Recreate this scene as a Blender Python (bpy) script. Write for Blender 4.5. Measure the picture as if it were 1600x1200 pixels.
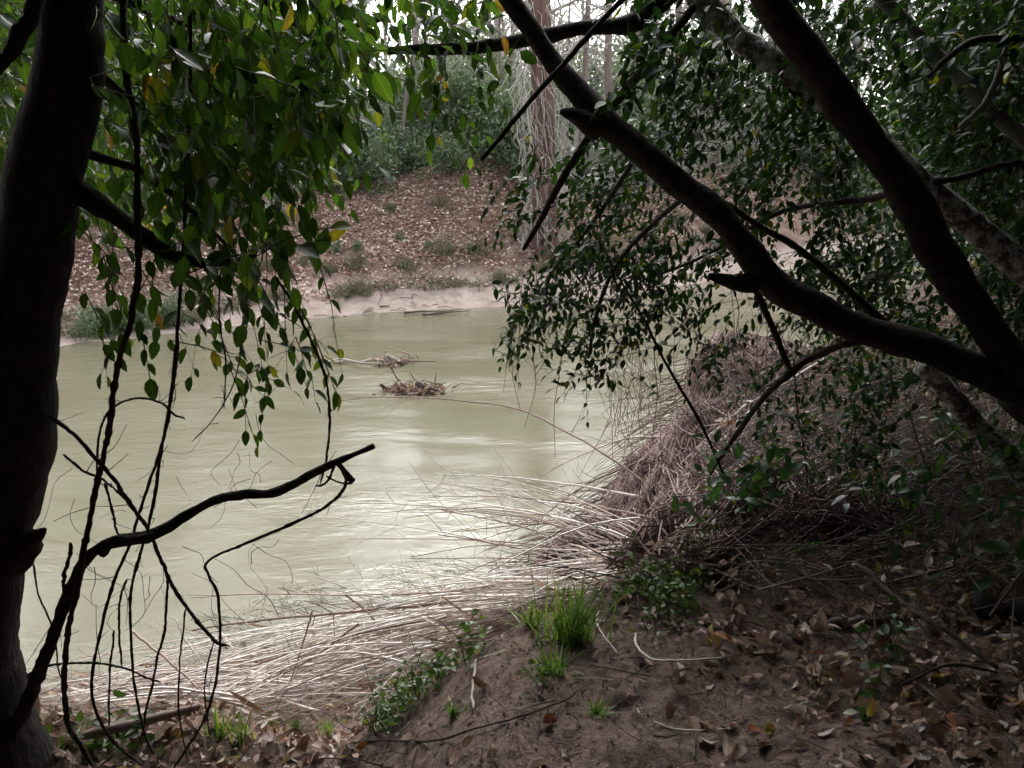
import bpy, math
import numpy as np

# ------------------------------------------------------------------ scene, camera, sky, sun, exposure
for o in list(bpy.data.objects):
    bpy.data.objects.remove(o)
SC = bpy.context.scene
COL = SC.collection

CAMZ = 4.0
PITCH = math.radians(14.2)
FPX = 1386.0
cam_data = bpy.data.cameras.new('camera')
cam_data.sensor_width = 36.0
cam_data.lens = 36.0 * FPX / 1600.0
cam_data.clip_start = 0.05
cam_data.clip_end = 1000.0
cam = bpy.data.objects.new('camera', cam_data)
cam.location = (0, 0, CAMZ)
cam.rotation_euler = (math.pi / 2 - PITCH, 0, 0)
COL.objects.link(cam)
SC.camera = cam

SUN_EL = math.radians(46)
SUN_AZ = math.radians(-2)      # measured from +Y towards +X
world = bpy.data.worlds.new('World')
SC.world = world
world.use_nodes = True
wn = world.node_tree
wn.nodes.clear()
w_out = wn.nodes.new('ShaderNodeOutputWorld')
w_bg = wn.nodes.new('ShaderNodeBackground')
w_sky = wn.nodes.new('ShaderNodeTexSky')
w_sky.sky_type = 'NISHITA'
w_sky.sun_disc = False
w_sky.sun_elevation = SUN_EL
w_sky.sun_rotation = SUN_AZ
w_sky.air_density = 1.0
w_sky.dust_density = 2.0
w_hsv = wn.nodes.new('ShaderNodeHueSaturation')
w_hsv.inputs['Saturation'].default_value = 0.12
w_bg.inputs['Strength'].default_value = 0.15
wn.links.new(w_sky.outputs[0], w_hsv.inputs['Color'])
wn.links.new(w_hsv.outputs[0], w_bg.inputs['Color'])
wn.links.new(w_bg.outputs[0], w_out.inputs['Surface'])

sun_data = bpy.data.lights.new('sun', 'SUN')
sun_data.energy = 0.7
sun_data.angle = math.radians(34)
sun_data.color = (1.0, 0.98, 0.95)
sun = bpy.data.objects.new('sun', sun_data)
sdir = (math.sin(SUN_AZ) * math.cos(SUN_EL), math.cos(SUN_AZ) * math.cos(SUN_EL), math.sin(SUN_EL))
from mathutils import Vector, Matrix
sun.rotation_euler = Vector(sdir).to_track_quat('Z', 'Y').to_euler()
sun.location = (0, 10, 30)
COL.objects.link(sun)

vs = SC.view_settings
vs.view_transform = 'Standard'
vs.look = 'None'
vs.gamma = 1.0
vs.use_curve_mapping = False
vs.exposure = 2.0
SC.cycles.max_bounces = 5
SC.cycles.diffuse_bounces = 2
SC.cycles.glossy_bounces = 2
SC.cycles.transmission_bounces = 3
SC.cycles.use_adaptive_sampling = True
SC.cycles.adaptive_threshold = 0.03
SC.cycles.sample_clamp_indirect = 6.0

# ------------------------------------------------------------------ numeric helpers
def rng_(s):
    return np.random.default_rng(s)

cp, sp = math.cos(PITCH), math.sin(PITCH)
def ray(px, py):
    u = (px - 800.0) / FPX
    v = (600.0 - py) / FPX
    return np.array([u, cp + v * sp, -sp + v * cp])
def at(px, py, Y):
    """point of the place at world distance Y that the photograph shows at a pixel"""
    d = ray(px, py)
    return np.array([0, 0, CAMZ]) + d * (Y / d[1])
def depth_of(p):
    return p[1] * cp - (p[2] - CAMZ) * sp
def pix(p):
    d = p[..., 1] * cp - (p[..., 2] - CAMZ) * sp
    v = (p[..., 1] * sp + (p[..., 2] - CAMZ) * cp) / d
    return 800 + FPX * p[..., 0] / d, 600 - FPX * v, d

def _hash(ix, iy, s):
    h = (ix.astype(np.int64) * 374761393 + iy.astype(np.int64) * 668265263 + s * 1442695041) & 0xFFFFFFFF
    h = ((h ^ (h >> 13)) * 1274126177) & 0xFFFFFFFF
    return ((h ^ (h >> 16)) & 0xFFFFFF) / float(0xFFFFFF)
def vnoise(x, y, s=0):
    ix = np.floor(x); iy = np.floor(y)
    fx = x - ix; fy = y - iy
    fx = fx * fx * (3 - 2 * fx); fy = fy * fy * (3 - 2 * fy)
    a = _hash(ix, iy, s); b = _hash(ix + 1, iy, s); c = _hash(ix, iy + 1, s); d = _hash(ix + 1, iy + 1, s)
    return (a * (1 - fx) + b * fx) * (1 - fy) + (c * (1 - fx) + d * fx) * fy
def fbm(x, y, s=0, o=4):
    r = 0; a = 1; t = 0
    for k in range(o):
        r = r + a * vnoise(x * 2 ** k, y * 2 ** k, s + k); t += a; a *= 0.5
    return r / t - 0.5
def sstep(a, b, x):
    t = np.clip((x - a) / (b - a), 0, 1)
    return t * t * (3 - 2 * t)

# ------------------------------------------------------------------ the lie of the land
CREST_X = [-60, -12, -6, -2.6, -1.2, -0.62, -0.15, 0.35, 0.9, 1.6, 2.6, 4.5, 8, 30, 80]
CREST_Y = [-6, 0.5, 2.2, 3.0, 3.0, 2.75, 2.85, 3.25, 3.9, 5.2, 7.2, 10, 14, 26, 50]
SHORE_X = [-60, -12, -6, -3.5, -1.1, 0.45, 1.3, 1.9, 3.5, 8, 30, 80]
SHORE_Y = [1, 5, 5.8, 6.2, 7.0, 8.4, 10.2, 12.2, 15.0, 19, 34, 60]
FAR_X = [-80, -40, -20, -9.4, -6.1, -2, 0.55, 3, 6.5, 20, 80]
FAR_Y = [2, 8, 14, 19.2, 22.3, 24.2, 25.2, 26.6, 30, 42, 80]
def height(x, y):
    x = np.asarray(x, float); y = np.asarray(y, float)
    yc = np.interp(x, CREST_X, CREST_Y) + 0.12 * fbm(x * 1.3, y * 0.0 + 3.1, 5)
    ys = np.interp(x, SHORE_X, SHORE_Y) + 0.5 * fbm(x * 0.7, y * 0 + 1.7, 9)
    yf = np.interp(x, FAR_X, FAR_Y) + 0.9 * fbm(x * 0.35, y * 0 + 4.2, 11)
    top = 1.98 + 0.42 * sstep(-0.75, 0.05, x) + 0.25 * sstep(1.2, 4.5, x)
    d = y - yc
    n1 = fbm(x * 1.7, y * 1.7, 21)
    n2 = fbm(x * 7, y * 7, 31)
    t = np.clip(d / np.maximum(ys - yc, 0.3), 0, 1)
    drop = 0.55 * sstep(-0.12, 0.75, d)
    low = (top * (1 - 0.55 * sstep(-0.12, 0.75, d)))
    near = np.where(d <= 0.75, low, top * 0.45 * (1 - np.clip((d - 0.75) / np.maximum(ys - yc - 0.75, 0.2), 0, 1.0)))
    near = near + 0.10 * n1 + 0.075 * n2 + 0.034 * fbm(x * 19, y * 19, 35, 3)
    bed = -0.35 * np.clip(y - ys, 0, 3)
    near = np.where(y > ys, np.minimum(0.04 * n1, 0) + bed, near)
    u = y - yf
    sand = 0.4 + 0.4 * sstep(0.0, 3.0, x) - 0.35 * sstep(-6, -9, x)
    far = np.where(u < 0, np.maximum(-1.05, 0.35 * u), sand * sstep(-0.1, 1.5, u))
    hill = 3.1 * sstep(0.9, 9.5, u) * 0.75 + 3.1 * 0.25 * np.clip((u - 0.9) / 8.6, 0, 1)
    far = far + hill * (1 - 0.35 * sstep(0.5, 2.5, x) * sstep(7, 3.5, x)) + 0.03 * np.clip(u - 9, 0, 200)
    far = far + .16 * sstep(-.2, .3, u) * (fbm(x * 2.6, y * 2.6, 43) + .6 * fbm(x * .9, y * 5, 45))
    far = far + sstep(3, 9, u) * (.75 * np.exp(-((x + .9) / 2.3) ** 2) - .45 * np.exp(-((x + 6.0) / 2.4) ** 2))
    far = far + sstep(0.3, 2.5, u) * (0.5 * fbm(x * 0.45, y * 0.45, 41) + 0.14 * fbm(x * 1.8, y * 1.8, 47))
    mid = 0.5 * (ys + yf)
    return np.where(y < mid, near, far)

class _Grid:
    def __init__(self, x0, x1, y0, y1, st):
        self.x0, self.y0, self.st = x0, y0, st
        self.nx = int((x1 - x0) / st) + 1; self.ny = int((y1 - y0) / st) + 1
        X, Y = np.meshgrid(x0 + st * np.arange(self.nx), y0 + st * np.arange(self.ny))
        self.H = height(X, Y)
    def __call__(self, x, y):
        fx = np.clip((x - self.x0) / self.st, 0, self.nx - 1.001); fy = np.clip((y - self.y0) / self.st, 0, self.ny - 1.001)
        i = fx.astype(int); j = fy.astype(int); fx = fx - i; fy = fy - j; H = self.H
        return (H[j, i] * (1 - fx) + H[j, i + 1] * fx) * (1 - fy) + (H[j + 1, i] * (1 - fx) + H[j + 1, i + 1] * fx) * fy
_GN = _Grid(-4, 6.5, 1.0, 14.0, .028); _GF = _Grid(-45, 45, -12, 90, .3)
def hq(x, y):
    """quick look-up of the ground's height"""
    x = np.asarray(x, float); y = np.asarray(y, float)
    return np.where((x > -4) & (x < 6.5) & (y > 1) & (y < 14), _GN(x, y), _GF(x, y))
_TS = 1.2 * (85 / 1.2) ** (np.arange(190) / 189.0)
def ground_hit(px, py, lift=0.0):
    d = ray(px, py); o = np.array([0, 0, CAMZ]); ts = _TS
    for _ in range(2):
        p = o + ts[:, None] * d
        h = np.maximum(hq(p[:, 0], p[:, 1]), 0.0) + lift
        k = int(np.argmax(p[:, 2] < h))
        if p[k, 2] >= h[k]: return p[-1]
        if k == 0: return p[0]
        ts = np.linspace(ts[k - 1], ts[k], 9)
    return p[k]

# ------------------------------------------------------------------ mesh helpers
def new_mesh(name, V, F, mat, rnd=None, smooth=True):
    """V (n,3); F list of int arrays (m,3)/(m,4); rnd per vertex"""
    V = np.ascontiguousarray(V, dtype=np.float32)
    if not isinstance(F, (list, tuple)):
        F = [F]
    F = [np.asarray(f, dtype=np.int32) for f in F if len(f)]
    me = bpy.data.meshes.new(name)
    me.vertices.add(len(V))
    me.vertices.foreach_set('co', V.ravel())
    idx = np.concatenate([f.ravel() for f in F])
    tot = np.concatenate([np.full(len(f), f.shape[1], np.int32) for f in F])
    start = np.concatenate([[0], np.cumsum(tot)[:-1]]).astype(np.int32)
    me.loops.add(len(idx))
    me.loops.foreach_set('vertex_index', idx)
    me.polygons.add(len(tot))
    me.polygons.foreach_set('loop_start', start)
    me.polygons.foreach_set('loop_total', tot)
    me.polygons.foreach_set('use_smooth', np.full(len(tot), bool(smooth)))
    if rnd is not None:
        rnd = np.asarray(rnd)
        for k_, nm_ in enumerate(('rnd', 'mid')[:1 if rnd.ndim == 1 else 2]):
            a = me.attributes.new(nm_, 'FLOAT', 'POINT')
            a.data.foreach_set('value', np.ascontiguousarray(rnd if rnd.ndim == 1 else rnd[:, k_], dtype=np.float32))
    me.update(calc_edges=True)
    if mat is not None:
        me.materials.append(mat)
    return me

def link(name, me, loc=(0, 0, 0), parent=None):
    o = bpy.data.objects.new(name, me)
    COL.objects.link(o)
    if parent is not None:
        o.parent = parent
        o.location = Vector(loc) - parent.location
    else:
        o.location = loc
    return o
def tag(o, label=None, cat=None, group=None, kind=None):
    if label: o['label'] = label
    if cat: o['category'] = cat
    if group: o['group'] = group
    if kind: o['kind'] = kind
    return o
def thing(name, label, cat, loc, group=None):
    o = bpy.data.objects.new(name, None)
    COL.objects.link(o)
    o.location = tuple(float(c) for c in loc)
    o.empty_display_size = 0.2
    return tag(o, label, cat, group)
def build(name, geo, mat, parent=None, origin=None, smooth=True):
    V, F, R = geo
    V = np.asarray(V)
    if origin is None:
        origin = np.array(parent.location) if parent is not None else np.array([V[:, 0].mean(), V[:, 1].mean(), V[:, 2].min()])
    origin = np.asarray(origin, float)
    me = new_mesh(name, V - origin, F, mat, R, smooth)
    return link(name, me, tuple(origin), parent)

LATER = 'later'
def spline(P, n):
    """Catmull-Rom through rows of P (any columns), n samples"""
    P = np.asarray(P, float)
    if len(P) == 2:
        t = np.linspace(0, 1, n)[:, None]
        return P[0] * (1 - t) + P[1] * t
    seg = np.linalg.norm(np.diff(P[:, :3], axis=0), axis=1) + 1e-6
    s = np.concatenate([[0], np.cumsum(seg)])
    Q = np.vstack([2 * P[0] - P[1], P, 2 * P[-1] - P[-2]])
    q = np.linspace(0, s[-1], n)
    i = np.clip(np.searchsorted(s, q, side='right') - 1, 0, len(P) - 2)
    t = ((q - s[i]) / seg[i])[:, None]
    a, b, c, d = Q[i], Q[i + 1], Q[i + 2], Q[i + 3]
    r = 0.5 * (2 * b + (c - a) * t + (2 * a - 5 * b + 4 * c - d) * t ** 2 + (3 * b - a - 3 * c + d) * t ** 3)
    return r

def tube(C, R, sides=6, cap=True, rough=0.0, seed=0):
    C = np.asarray(C, float); R = np.broadcast_to(np.asarray(R, float), (len(C),)).copy()
    if not cap and rough == 0: return (LATER, C, R, sides, 0.0)
    R = np.maximum(R, 1e-4)
    T = np.gradient(C, axis=0)
    T /= np.linalg.norm(T, axis=1, keepdims=True) + 1e-9
    ref = np.array([0.31, 0.17, 0.93]) if abs(T.mean(0)[2]) < 0.8 else np.array([0.9, 0.35, 0.2])
    A = np.cross(T, ref); A /= np.linalg.norm(A, axis=1, keepdims=True) + 1e-9
    B = np.cross(T, A)
    n = len(C)
    ang = np.linspace(0, 2 * np.pi, sides, endpoint=False)
    rr = R[:, None] * np.ones(sides)
    if rough > 0:
        s = np.concatenate([[0], np.cumsum(np.linalg.norm(np.diff(C, axis=0), axis=1))])
        L = max(R.mean(), 1e-3)
        sx = s[:, None] / (L * 2.2) + seed * 7.3
        k1 = fbm(sx + 0 * ang, np.cos(ang)[None] * 1.4 + 5 + 0 * sx, seed, 3) + fbm(sx + 0 * ang, np.sin(ang)[None] * 1.4 + 15 + 0 * sx, seed + 3, 3)
        k2 = vnoise(s[:, None] / (L * 6) + 0 * ang, 0 * sx + seed, seed + 8) - 0.5
        rr = rr * (1 + rough * (k1 + 0.5 * k2))
    V = C[:, None, :] + rr[..., None] * (np.cos(ang)[None, :, None] * A[:, None, :] + np.sin(ang)[None, :, None] * B[:, None, :])
    V = V.reshape(-1, 3)
    i = np.arange(n - 1)[:, None] * sides; j = np.arange(sides)[None]
    j2 = (j + 1) % sides
    Q = np.stack([i + j, i + j2, i + sides + j2, i + sides + j], -1).reshape(-1, 4)
    Tn = np.zeros((0, 3), int)
    if cap:
        V = np.vstack([V, C[0] - T[0] * R[0] * 0.3, C[-1] + T[-1] * R[-1] * 0.3])
        b = np.stack([np.full(sides, n * sides), (np.arange(sides) + 1) % sides, np.arange(sides)], -1)
        e0 = (n - 1) * sides
        e = np.stack([np.full(sides, n * sides + 1), e0 + np.arange(sides), e0 + (np.arange(sides) + 1) % sides], -1)
        Tn = np.vstack([b, e])
    return V, [Q, Tn], np.zeros(len(V))
def tubes(C, R, sides, rnd):
    """many tubes at once: C (k,n,3) R (k,n)"""
    k, n, _ = C.shape
    T = np.gradient(C, axis=1); T /= np.linalg.norm(T, axis=2, keepdims=True) + 1e-9
    ref = np.where(np.abs(T.mean(1)[:, 2:3]) < .8, np.array([[.31, .17, .93]]), np.array([[.9, .35, .2]]))[:, None, :]
    A = np.cross(T, np.broadcast_to(ref, T.shape)); A /= np.linalg.norm(A, axis=2, keepdims=True) + 1e-9
    B = np.cross(T, A)
    ang = np.linspace(0, 2 * np.pi, sides, endpoint=False)
    V = C[:, :, None, :] + np.maximum(R, 1e-4)[:, :, None, None] * (np.cos(ang)[:, None] * A[:, :, None, :] + np.sin(ang)[:, None] * B[:, :, None, :])
    i = np.arange(n - 1)[:, None] * sides; j = np.arange(sides)[None]; j2 = (j + 1) % sides
    Q = np.stack([i + j, i + j2, i + sides + j2, i + sides + j], -1).reshape(-1, 4)
    Q = (Q[None] + (np.arange(k) * n * sides)[:, None, None]).reshape(-1, 4)
    return V.reshape(-1, 3), [Q], np.repeat(rnd, n * sides)
def join(geos):
    later = {}
    for q in geos:
        if q[0] is LATER: later.setdefault((len(q[1]), q[3]), []).append(q)
    geos = [q for q in geos if q[0] is not LATER]
    for (n, sd), qs in later.items():
        geos.append(tubes(np.array([q[1] for q in qs]), np.array([q[2] for q in qs]), sd, np.array([q[4] for q in qs])))
    Vs, Qs, Ts, Rs = [], [], [], []
    o = 0
    for V, F, R in geos:
        for f in F:
            if len(f) == 0: continue
            (Qs if f.shape[1] == 4 else Ts).append(np.asarray(f) + o)
        Vs.append(V); Rs.append(R if R is not None else np.zeros(len(V))); o += len(V)
    F = []
    if Qs: F.append(np.vstack(Qs))
    if Ts: F.append(np.vstack(Ts))
    if any(r.ndim == 2 for r in Rs): Rs = [r if r.ndim == 2 else np.stack([r, np.ones(len(r))], 1) for r in Rs]
    return np.vstack(Vs), F, np.concatenate(Rs)
def with_rnd(geo, r):
    if geo[0] is LATER: return (*geo[:4], r)
    V, F, _ = geo
    return V, F, np.full(len(V), r)

def limb(pts, sides=10, rough=0.25, seed=0, n=None, taper=0):
    """pts rows (px, py, Y, radius in px of the photograph)"""
    W = []
    for px, py, Y, r in pts:
        p = at(px, py, Y)
        W.append([p[0], p[1], p[2], r * depth_of(p) / FPX])
    W = np.array(W)
    L = np.linalg.norm(np.diff(W[:, :3], axis=0), axis=1).sum()
    if n is None:
        n = int(np.clip(L / max(W[:, 3].mean() * 0.7, 0.012), 6, 110))
    S = spline(W, n)
    g = rng_(seed)
    wob = np.cumsum(g.normal(0, 1, (n, 3)), 0); wob -= np.linspace(0, 1, n)[:, None] * wob[-1]
    S[:, :3] += wob / math.sqrt(n) * W[:, 3].mean() * (1.6 if taper else 0.35)
    if taper:
        q = np.linspace(0, 1, n); S[:, 3] *= np.clip(.35 + np.minimum(q, 1 - q) / taper, 0, 1)
        S[:, 3] *= 1 + .28 * (g.random(n) < .07) + .1 * g.normal(0, 1, n).clip(-1, 1)
    return tube(S[:, :3], S[:, 3], sides, True, rough, seed), W[0, :3]

# leaf templates: length 1 along x, normal z
def leaf_template(width=0.36, fold=0.25, curl=0.25, tip=1.0, twist=0.0, stalk=True):
    w = width / 2
    mx = np.array([0, .22, .5, .78, 1.0]); lx = np.array([.2, .47, .78]); lw = np.array([.78, 1.0, .62]) * w
    M = np.stack([mx, 0 * mx, 0 * mx], 1)
    L = np.stack([lx, lw, fold * lw], 1); Rr = L * [1, -1, 1]
    V = np.vstack([M, L, Rr])
    V[:, 2] -= curl * V[:, 0] ** 2 * 0.5
    V[:, 2] += twist * V[:, 0] * V[:, 1]
    T = [[0, 1, 5], [3, 4, 7], [0, 8, 1], [3, 10, 4]]
    Q = [[1, 2, 6, 5], [2, 3, 7, 6], [1, 8, 9, 2], [2, 9, 10, 3]]
    if stalk:
        k = len(V)
        V = np.vstack([V, [[-.16, .012, .015], [-.16, -.012, .015], [0.02, .012, 0], [0.02, -.012, 0]]])
        Q.append([k, k + 1, k + 3, k + 2])
    return V, [np.array(Q), np.array(T)]
def simple_leaf(width=0.45, fold=0.2, curl=0.2):
    w = width / 2
    V = np.array([[0, 0, 0], [.4, w, fold * w], [.75, w * .75, fold * w * .7 - curl * .2], [1, 0, -curl * .5], [.75, -w * .75, fold * w * .7 - curl * .2], [.4, -w, fold * w], [.55, 0, -curl * .12]])
    return V, [np.array([[0, 6, 2, 1], [0, 5, 4, 6], [6, 4, 3, 2]]), np.zeros((0, 3), int)]
def mid_of(T):
    """0 on a leaf's midrib, 1 at its margin"""
    return np.clip(np.abs(T[:, 1]) / max(np.abs(T[:, 1]).max(), 1e-6), 0, 1)
def batch(tpls, O, R, S, rnd, pick):
    """O (n,3) R (n,3,3) rows are axes, S (n,)"""
    geos = []
    for k, (T, F) in enumerate(tpls):
        m = np.where(pick == k)[0]
        if len(m) == 0: continue
        V = O[m][:, None, :] + S[m][:, None, None] * np.einsum('vk,nkj->nvj', T, R[m])
        nv = len(T)
        fs = []
        for f in F:
            if len(f) == 0: continue
            fs.append((f[None] + (np.arange(len(m)) * nv)[:, None, None]).reshape(-1, f.shape[1]))
        geos.append((V.reshape(-1, 3), fs, np.stack([np.repeat(rnd[m], nv), np.tile(mid_of(T), len(m))], 1)))
    return join(geos)
def frames(X, up, g, tilt=0.4):
    """leaf frames: x axis along X, normal near up with random tilt"""
    X = X / (np.linalg.norm(X, axis=1, keepdims=True) + 1e-9)
    U = np.broadcast_to(up, X.shape) + g.normal(0, tilt, X.shape)
    Y = np.cross(U, X); Y /= np.linalg.norm(Y, axis=1, keepdims=True) + 1e-9
    Z = np.cross(X, Y)
    return np.stack([X, Y, Z], 1)
def mat_of(R, o, s):
    M = Matrix.Identity(4)
    for r in range(3):
        for c in range(3):
            M[r][c] = float(R[c, r] * s)
    M.translation = Vector(o)
    return M

# ------------------------------------------------------------------ materials
def nodes(name):
    m = bpy.data.materials.new(name); m.use_nodes = True
    nt = m.node_tree; nt.nodes.clear()
    out = nt.nodes.new('ShaderNodeOutputMaterial')
    return m, nt, out
def N(nt, t, **kw):
    n = nt.nodes.new(t)
    for k, v in kw.items():
        if hasattr(n, k): setattr(n, k, v)
        else: n.inputs[k].default_value = v
    return n
def ramp(nt, stops, interp='LINEAR'):
    r = nt.nodes.new('ShaderNodeValToRGB'); r.color_ramp.interpolation = interp
    e = r.color_ramp.elements
    while len(e) < len(stops): e.new(0.5)
    for k, (p, c) in enumerate(stops):
        e[k].position = p; e[k].color = (*c, 1)
    return r
def rnd_value(nt):
    a = N(nt, 'ShaderNodeAttribute', attribute_name='rnd')
    i = N(nt, 'ShaderNodeObjectInfo')
    s = N(nt, 'ShaderNodeMath', operation='ADD')
    nt.links.new(a.outputs['Fac'], s.inputs[0]); nt.links.new(i.outputs['Random'], s.inputs[1])
    f = N(nt, 'ShaderNodeMath', operation='FRACT'); nt.links.new(s.outputs[0], f.inputs[0])
    return f.outputs[0]
def leaf_material(name, stops, trans_gain=(1.6, 1.5, 0.6), trans=0.4, rough=0.35, spec=0.5, blotch=0.25):
    m, nt, out = nodes(name)
    v = rnd_value(nt)
    r = ramp(nt, stops); nt.links.new(v, r.inputs[0])
    tc = N(nt, 'ShaderNodeTexCoord')
    nz = N(nt, 'ShaderNodeTexNoise'); nz.inputs['Scale'].default_value = 60.0; nz.inputs['Detail'].default_value = 3
    nt.links.new(tc.outputs['Object'], nz.inputs['Vector'])
    mr = N(nt, 'ShaderNodeMapRange'); mr.inputs[1].default_value = .3; mr.inputs[2].default_value = .7
    mr.inputs[3].default_value = 1 - blotch; mr.inputs[4].default_value = 1 + blotch
    nt.links.new(nz.outputs['Fac'], mr.inputs[0])
    mul = N(nt, 'ShaderNodeVectorMath', operation='SCALE'); nt.links.new(r.outputs[0], mul.inputs[0]); nt.links.new(mr.outputs[0], mul.inputs['Scale'])
    # pale midrib, brown spots
    at_ = N(nt, 'ShaderNodeAttribute', attribute_name='mid')
    vr = N(nt, 'ShaderNodeMapRange'); vr.inputs[1].default_value = .03; vr.inputs[2].default_value = .12; vr.inputs[3].default_value = 1.55; vr.inputs[4].default_value = 1.0
    nt.links.new(at_.outputs['Fac'], vr.inputs[0])
    mul2 = N(nt, 'ShaderNodeVectorMath', operation='SCALE'); nt.links.new(mul.outputs[0], mul2.inputs[0]); nt.links.new(vr.outputs[0], mul2.inputs['Scale'])
    ge = N(nt, 'ShaderNodeNewGeometry')
    sp_ = N(nt, 'ShaderNodeTexNoise'); sp_.inputs['Scale'].default_value = 55; sp_.inputs['Detail'].default_value = 2
    nt.links.new(ge.outputs['Position'], sp_.inputs['Vector'])
    sm_ = N(nt, 'ShaderNodeMapRange'); sm_.inputs[1].default_value = .68; sm_.inputs[2].default_value = .74; sm_.inputs[4].default_value = .7
    nt.links.new(sp_.outputs['Fac'], sm_.inputs[0])
    mul = N(nt, 'ShaderNodeMix', data_type='RGBA'); mul.inputs[7].default_value = (.07, .045, .015, 1)
    nt.links.new(sm_.outputs[0], mul.inputs[0]); nt.links.new(mul2.outputs[0], mul.inputs[6])
    leafcol = mul.outputs[2]
    p = N(nt, 'ShaderNodeBsdfPrincipled'); p.inputs['Roughness'].default_value = rough; p.inputs['Specular IOR Level'].default_value = spec
    nt.links.new(leafcol, p.inputs['Base Color'])
    g = N(nt, 'ShaderNodeVectorMath', operation='MULTIPLY'); g.inputs[1].default_value = trans_gain
    nt.links.new(leafcol, g.inputs[0])
    t = N(nt, 'ShaderNodeBsdfTranslucent'); nt.links.new(g.outputs[0], t.inputs['Color'])
    mx = N(nt, 'ShaderNodeMixShader'); mx.inputs[0].default_value = trans
    nt.links.new(p.outputs[0], mx.inputs[1]); nt.links.new(t.outputs[0], mx.inputs[2])
    nt.links.new(mx.outputs[0], out.inputs['Surface'])
    return m
def bark_material(name, stops, scale=18.0, stretch=(1, 1, .25), bump=.6, rough=.9, lichen=None, lichen_amt=.6, use_rnd=False, bump_dist=.01):
    m, nt, out = nodes(name)
    tc = N(nt, 'ShaderNodeTexCoord')
    mp = N(nt, 'ShaderNodeMapping'); mp.inputs['Scale'].default_value = stretch
    nt.links.new(tc.outputs['Object'], mp.inputs[0])
    nz = N(nt, 'ShaderNodeTexNoise'); nz.inputs['Scale'].default_value = scale; nz.inputs['Detail'].default_value = 6; nz.inputs['Roughness'].default_value = .65
    nt.links.new(mp.outputs[0], nz.inputs['Vector'])
    fac = nz.outputs['Fac']
    if use_rnd:
        v = rnd_value(nt)
        mx = N(nt, 'ShaderNodeMix'); mx.inputs[0].default_value = .6
        nt.links.new(fac, mx.inputs[2]); nt.links.new(v, mx.inputs[3]); fac = mx.outputs[0]
    r = ramp(nt, stops); nt.links.new(fac, r.inputs[0])
    col = r.outputs[0]
    if lichen:
        l = N(nt, 'ShaderNodeTexNoise'); l.inputs['Scale'].default_value = 22; l.inputs['Detail'].default_value = 7; l.inputs['Roughness'].default_value = .7
        nt.links.new(tc.outputs['Object'], l.inputs['Vector'])
        lm = N(nt, 'ShaderNodeMapRange'); lm.inputs[1].default_value = lichen_amt; lm.inputs[2].default_value = lichen_amt + .12
        nt.links.new(l.outputs['Fac'], lm.inputs[0])
        mx2 = N(nt, 'ShaderNodeMix', data_type='RGBA'); mx2.inputs[7].default_value = (*lichen, 1)
        nt.links.new(lm.outputs[0], mx2.inputs[0]); nt.links.new(col, mx2.inputs[6]); col = mx2.outputs[2]
    p = N(nt, 'ShaderNodeBsdfPrincipled'); p.inputs['Roughness'].default_value = rough; p.inputs['Specular IOR Level'].default_value = .25
    nt.links.new(col, p.inputs['Base Color'])
    b = N(nt, 'ShaderNodeBump'); b.inputs['Strength'].default_value = bump; b.inputs['Distance'].default_value = bump_dist
    nt.links.new(nz.outputs['Fac'], b.inputs['Height']); nt.links.new(b.outputs[0], p.inputs['Normal'])
    nt.links.new(p.outputs[0], out.inputs['Surface'])
    return m

M = {}
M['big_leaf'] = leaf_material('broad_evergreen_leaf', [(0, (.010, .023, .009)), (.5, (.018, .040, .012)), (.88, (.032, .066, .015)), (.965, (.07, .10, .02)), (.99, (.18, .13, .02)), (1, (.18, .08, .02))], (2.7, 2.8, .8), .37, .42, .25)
M['small_leaf'] = leaf_material('small_evergreen_leaf', [(0, (.008, .018, .009)), (.6, (.013, .029, .012)), (.93, (.022, .046, .015)), (.988, (.07, .09, .02)), (1, (.18, .14, .02))], (1.8, 2.1, .65), .22, .5, .1)
M['shade_leaf'] = leaf_material('shade_shrub_leaf', [(0, (.02, .05, .024)), (.8, (.035, .082, .03)), (1, (.09, .115, .03))], (1.8, 2.0, .8), .35, .35, .5)
M['far_leaf'] = leaf_material('far_shrub_leaf', [(0, (.06, .10, .065)), (.6, (.10, .15, .09)), (1, (.18, .22, .12))], (1.3, 1.3, .8), .35, .45, .5)  # greens lightened to stand in for thin haze over the far bank
M['ivy_leaf'] = leaf_material('ground_ivy_leaf', [(0, (.035, .07, .02)), (.6, (.065, .12, .035)), (1, (.13, .17, .05))], (1.6, 1.6, .6), .35, .4, .45)
M['grass'] = leaf_material('green_grass_blade', [(0, (.045, .095, .025)), (.6, (.08, .15, .04)), (1, (.2, .22, .09))], (1.5, 1.5, .6), .35, .45, .3)
M['dry_grass'] = leaf_material('dry_grass_blade', [(0, (.11, .10, .07)), (.5, (.2, .17, .12)), (1, (.12, .15, .07))], (1.1, 1.1, .9), .25, .7, .2)
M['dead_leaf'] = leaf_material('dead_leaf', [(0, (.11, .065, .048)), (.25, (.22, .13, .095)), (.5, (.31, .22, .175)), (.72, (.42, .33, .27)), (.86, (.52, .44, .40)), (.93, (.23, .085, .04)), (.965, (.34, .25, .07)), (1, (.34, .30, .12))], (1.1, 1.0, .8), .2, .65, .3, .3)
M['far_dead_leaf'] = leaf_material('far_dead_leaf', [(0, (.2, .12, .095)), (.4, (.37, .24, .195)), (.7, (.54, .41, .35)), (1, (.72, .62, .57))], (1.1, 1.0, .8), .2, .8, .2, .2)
M['trunk_bark'] = bark_material('dark_smooth_bark', [(.35, (.011, .0095, .0085)), (.65, (.042, .035, .031))], 34, (1, 1, .22), 1.0, bump_dist=.02)
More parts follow.
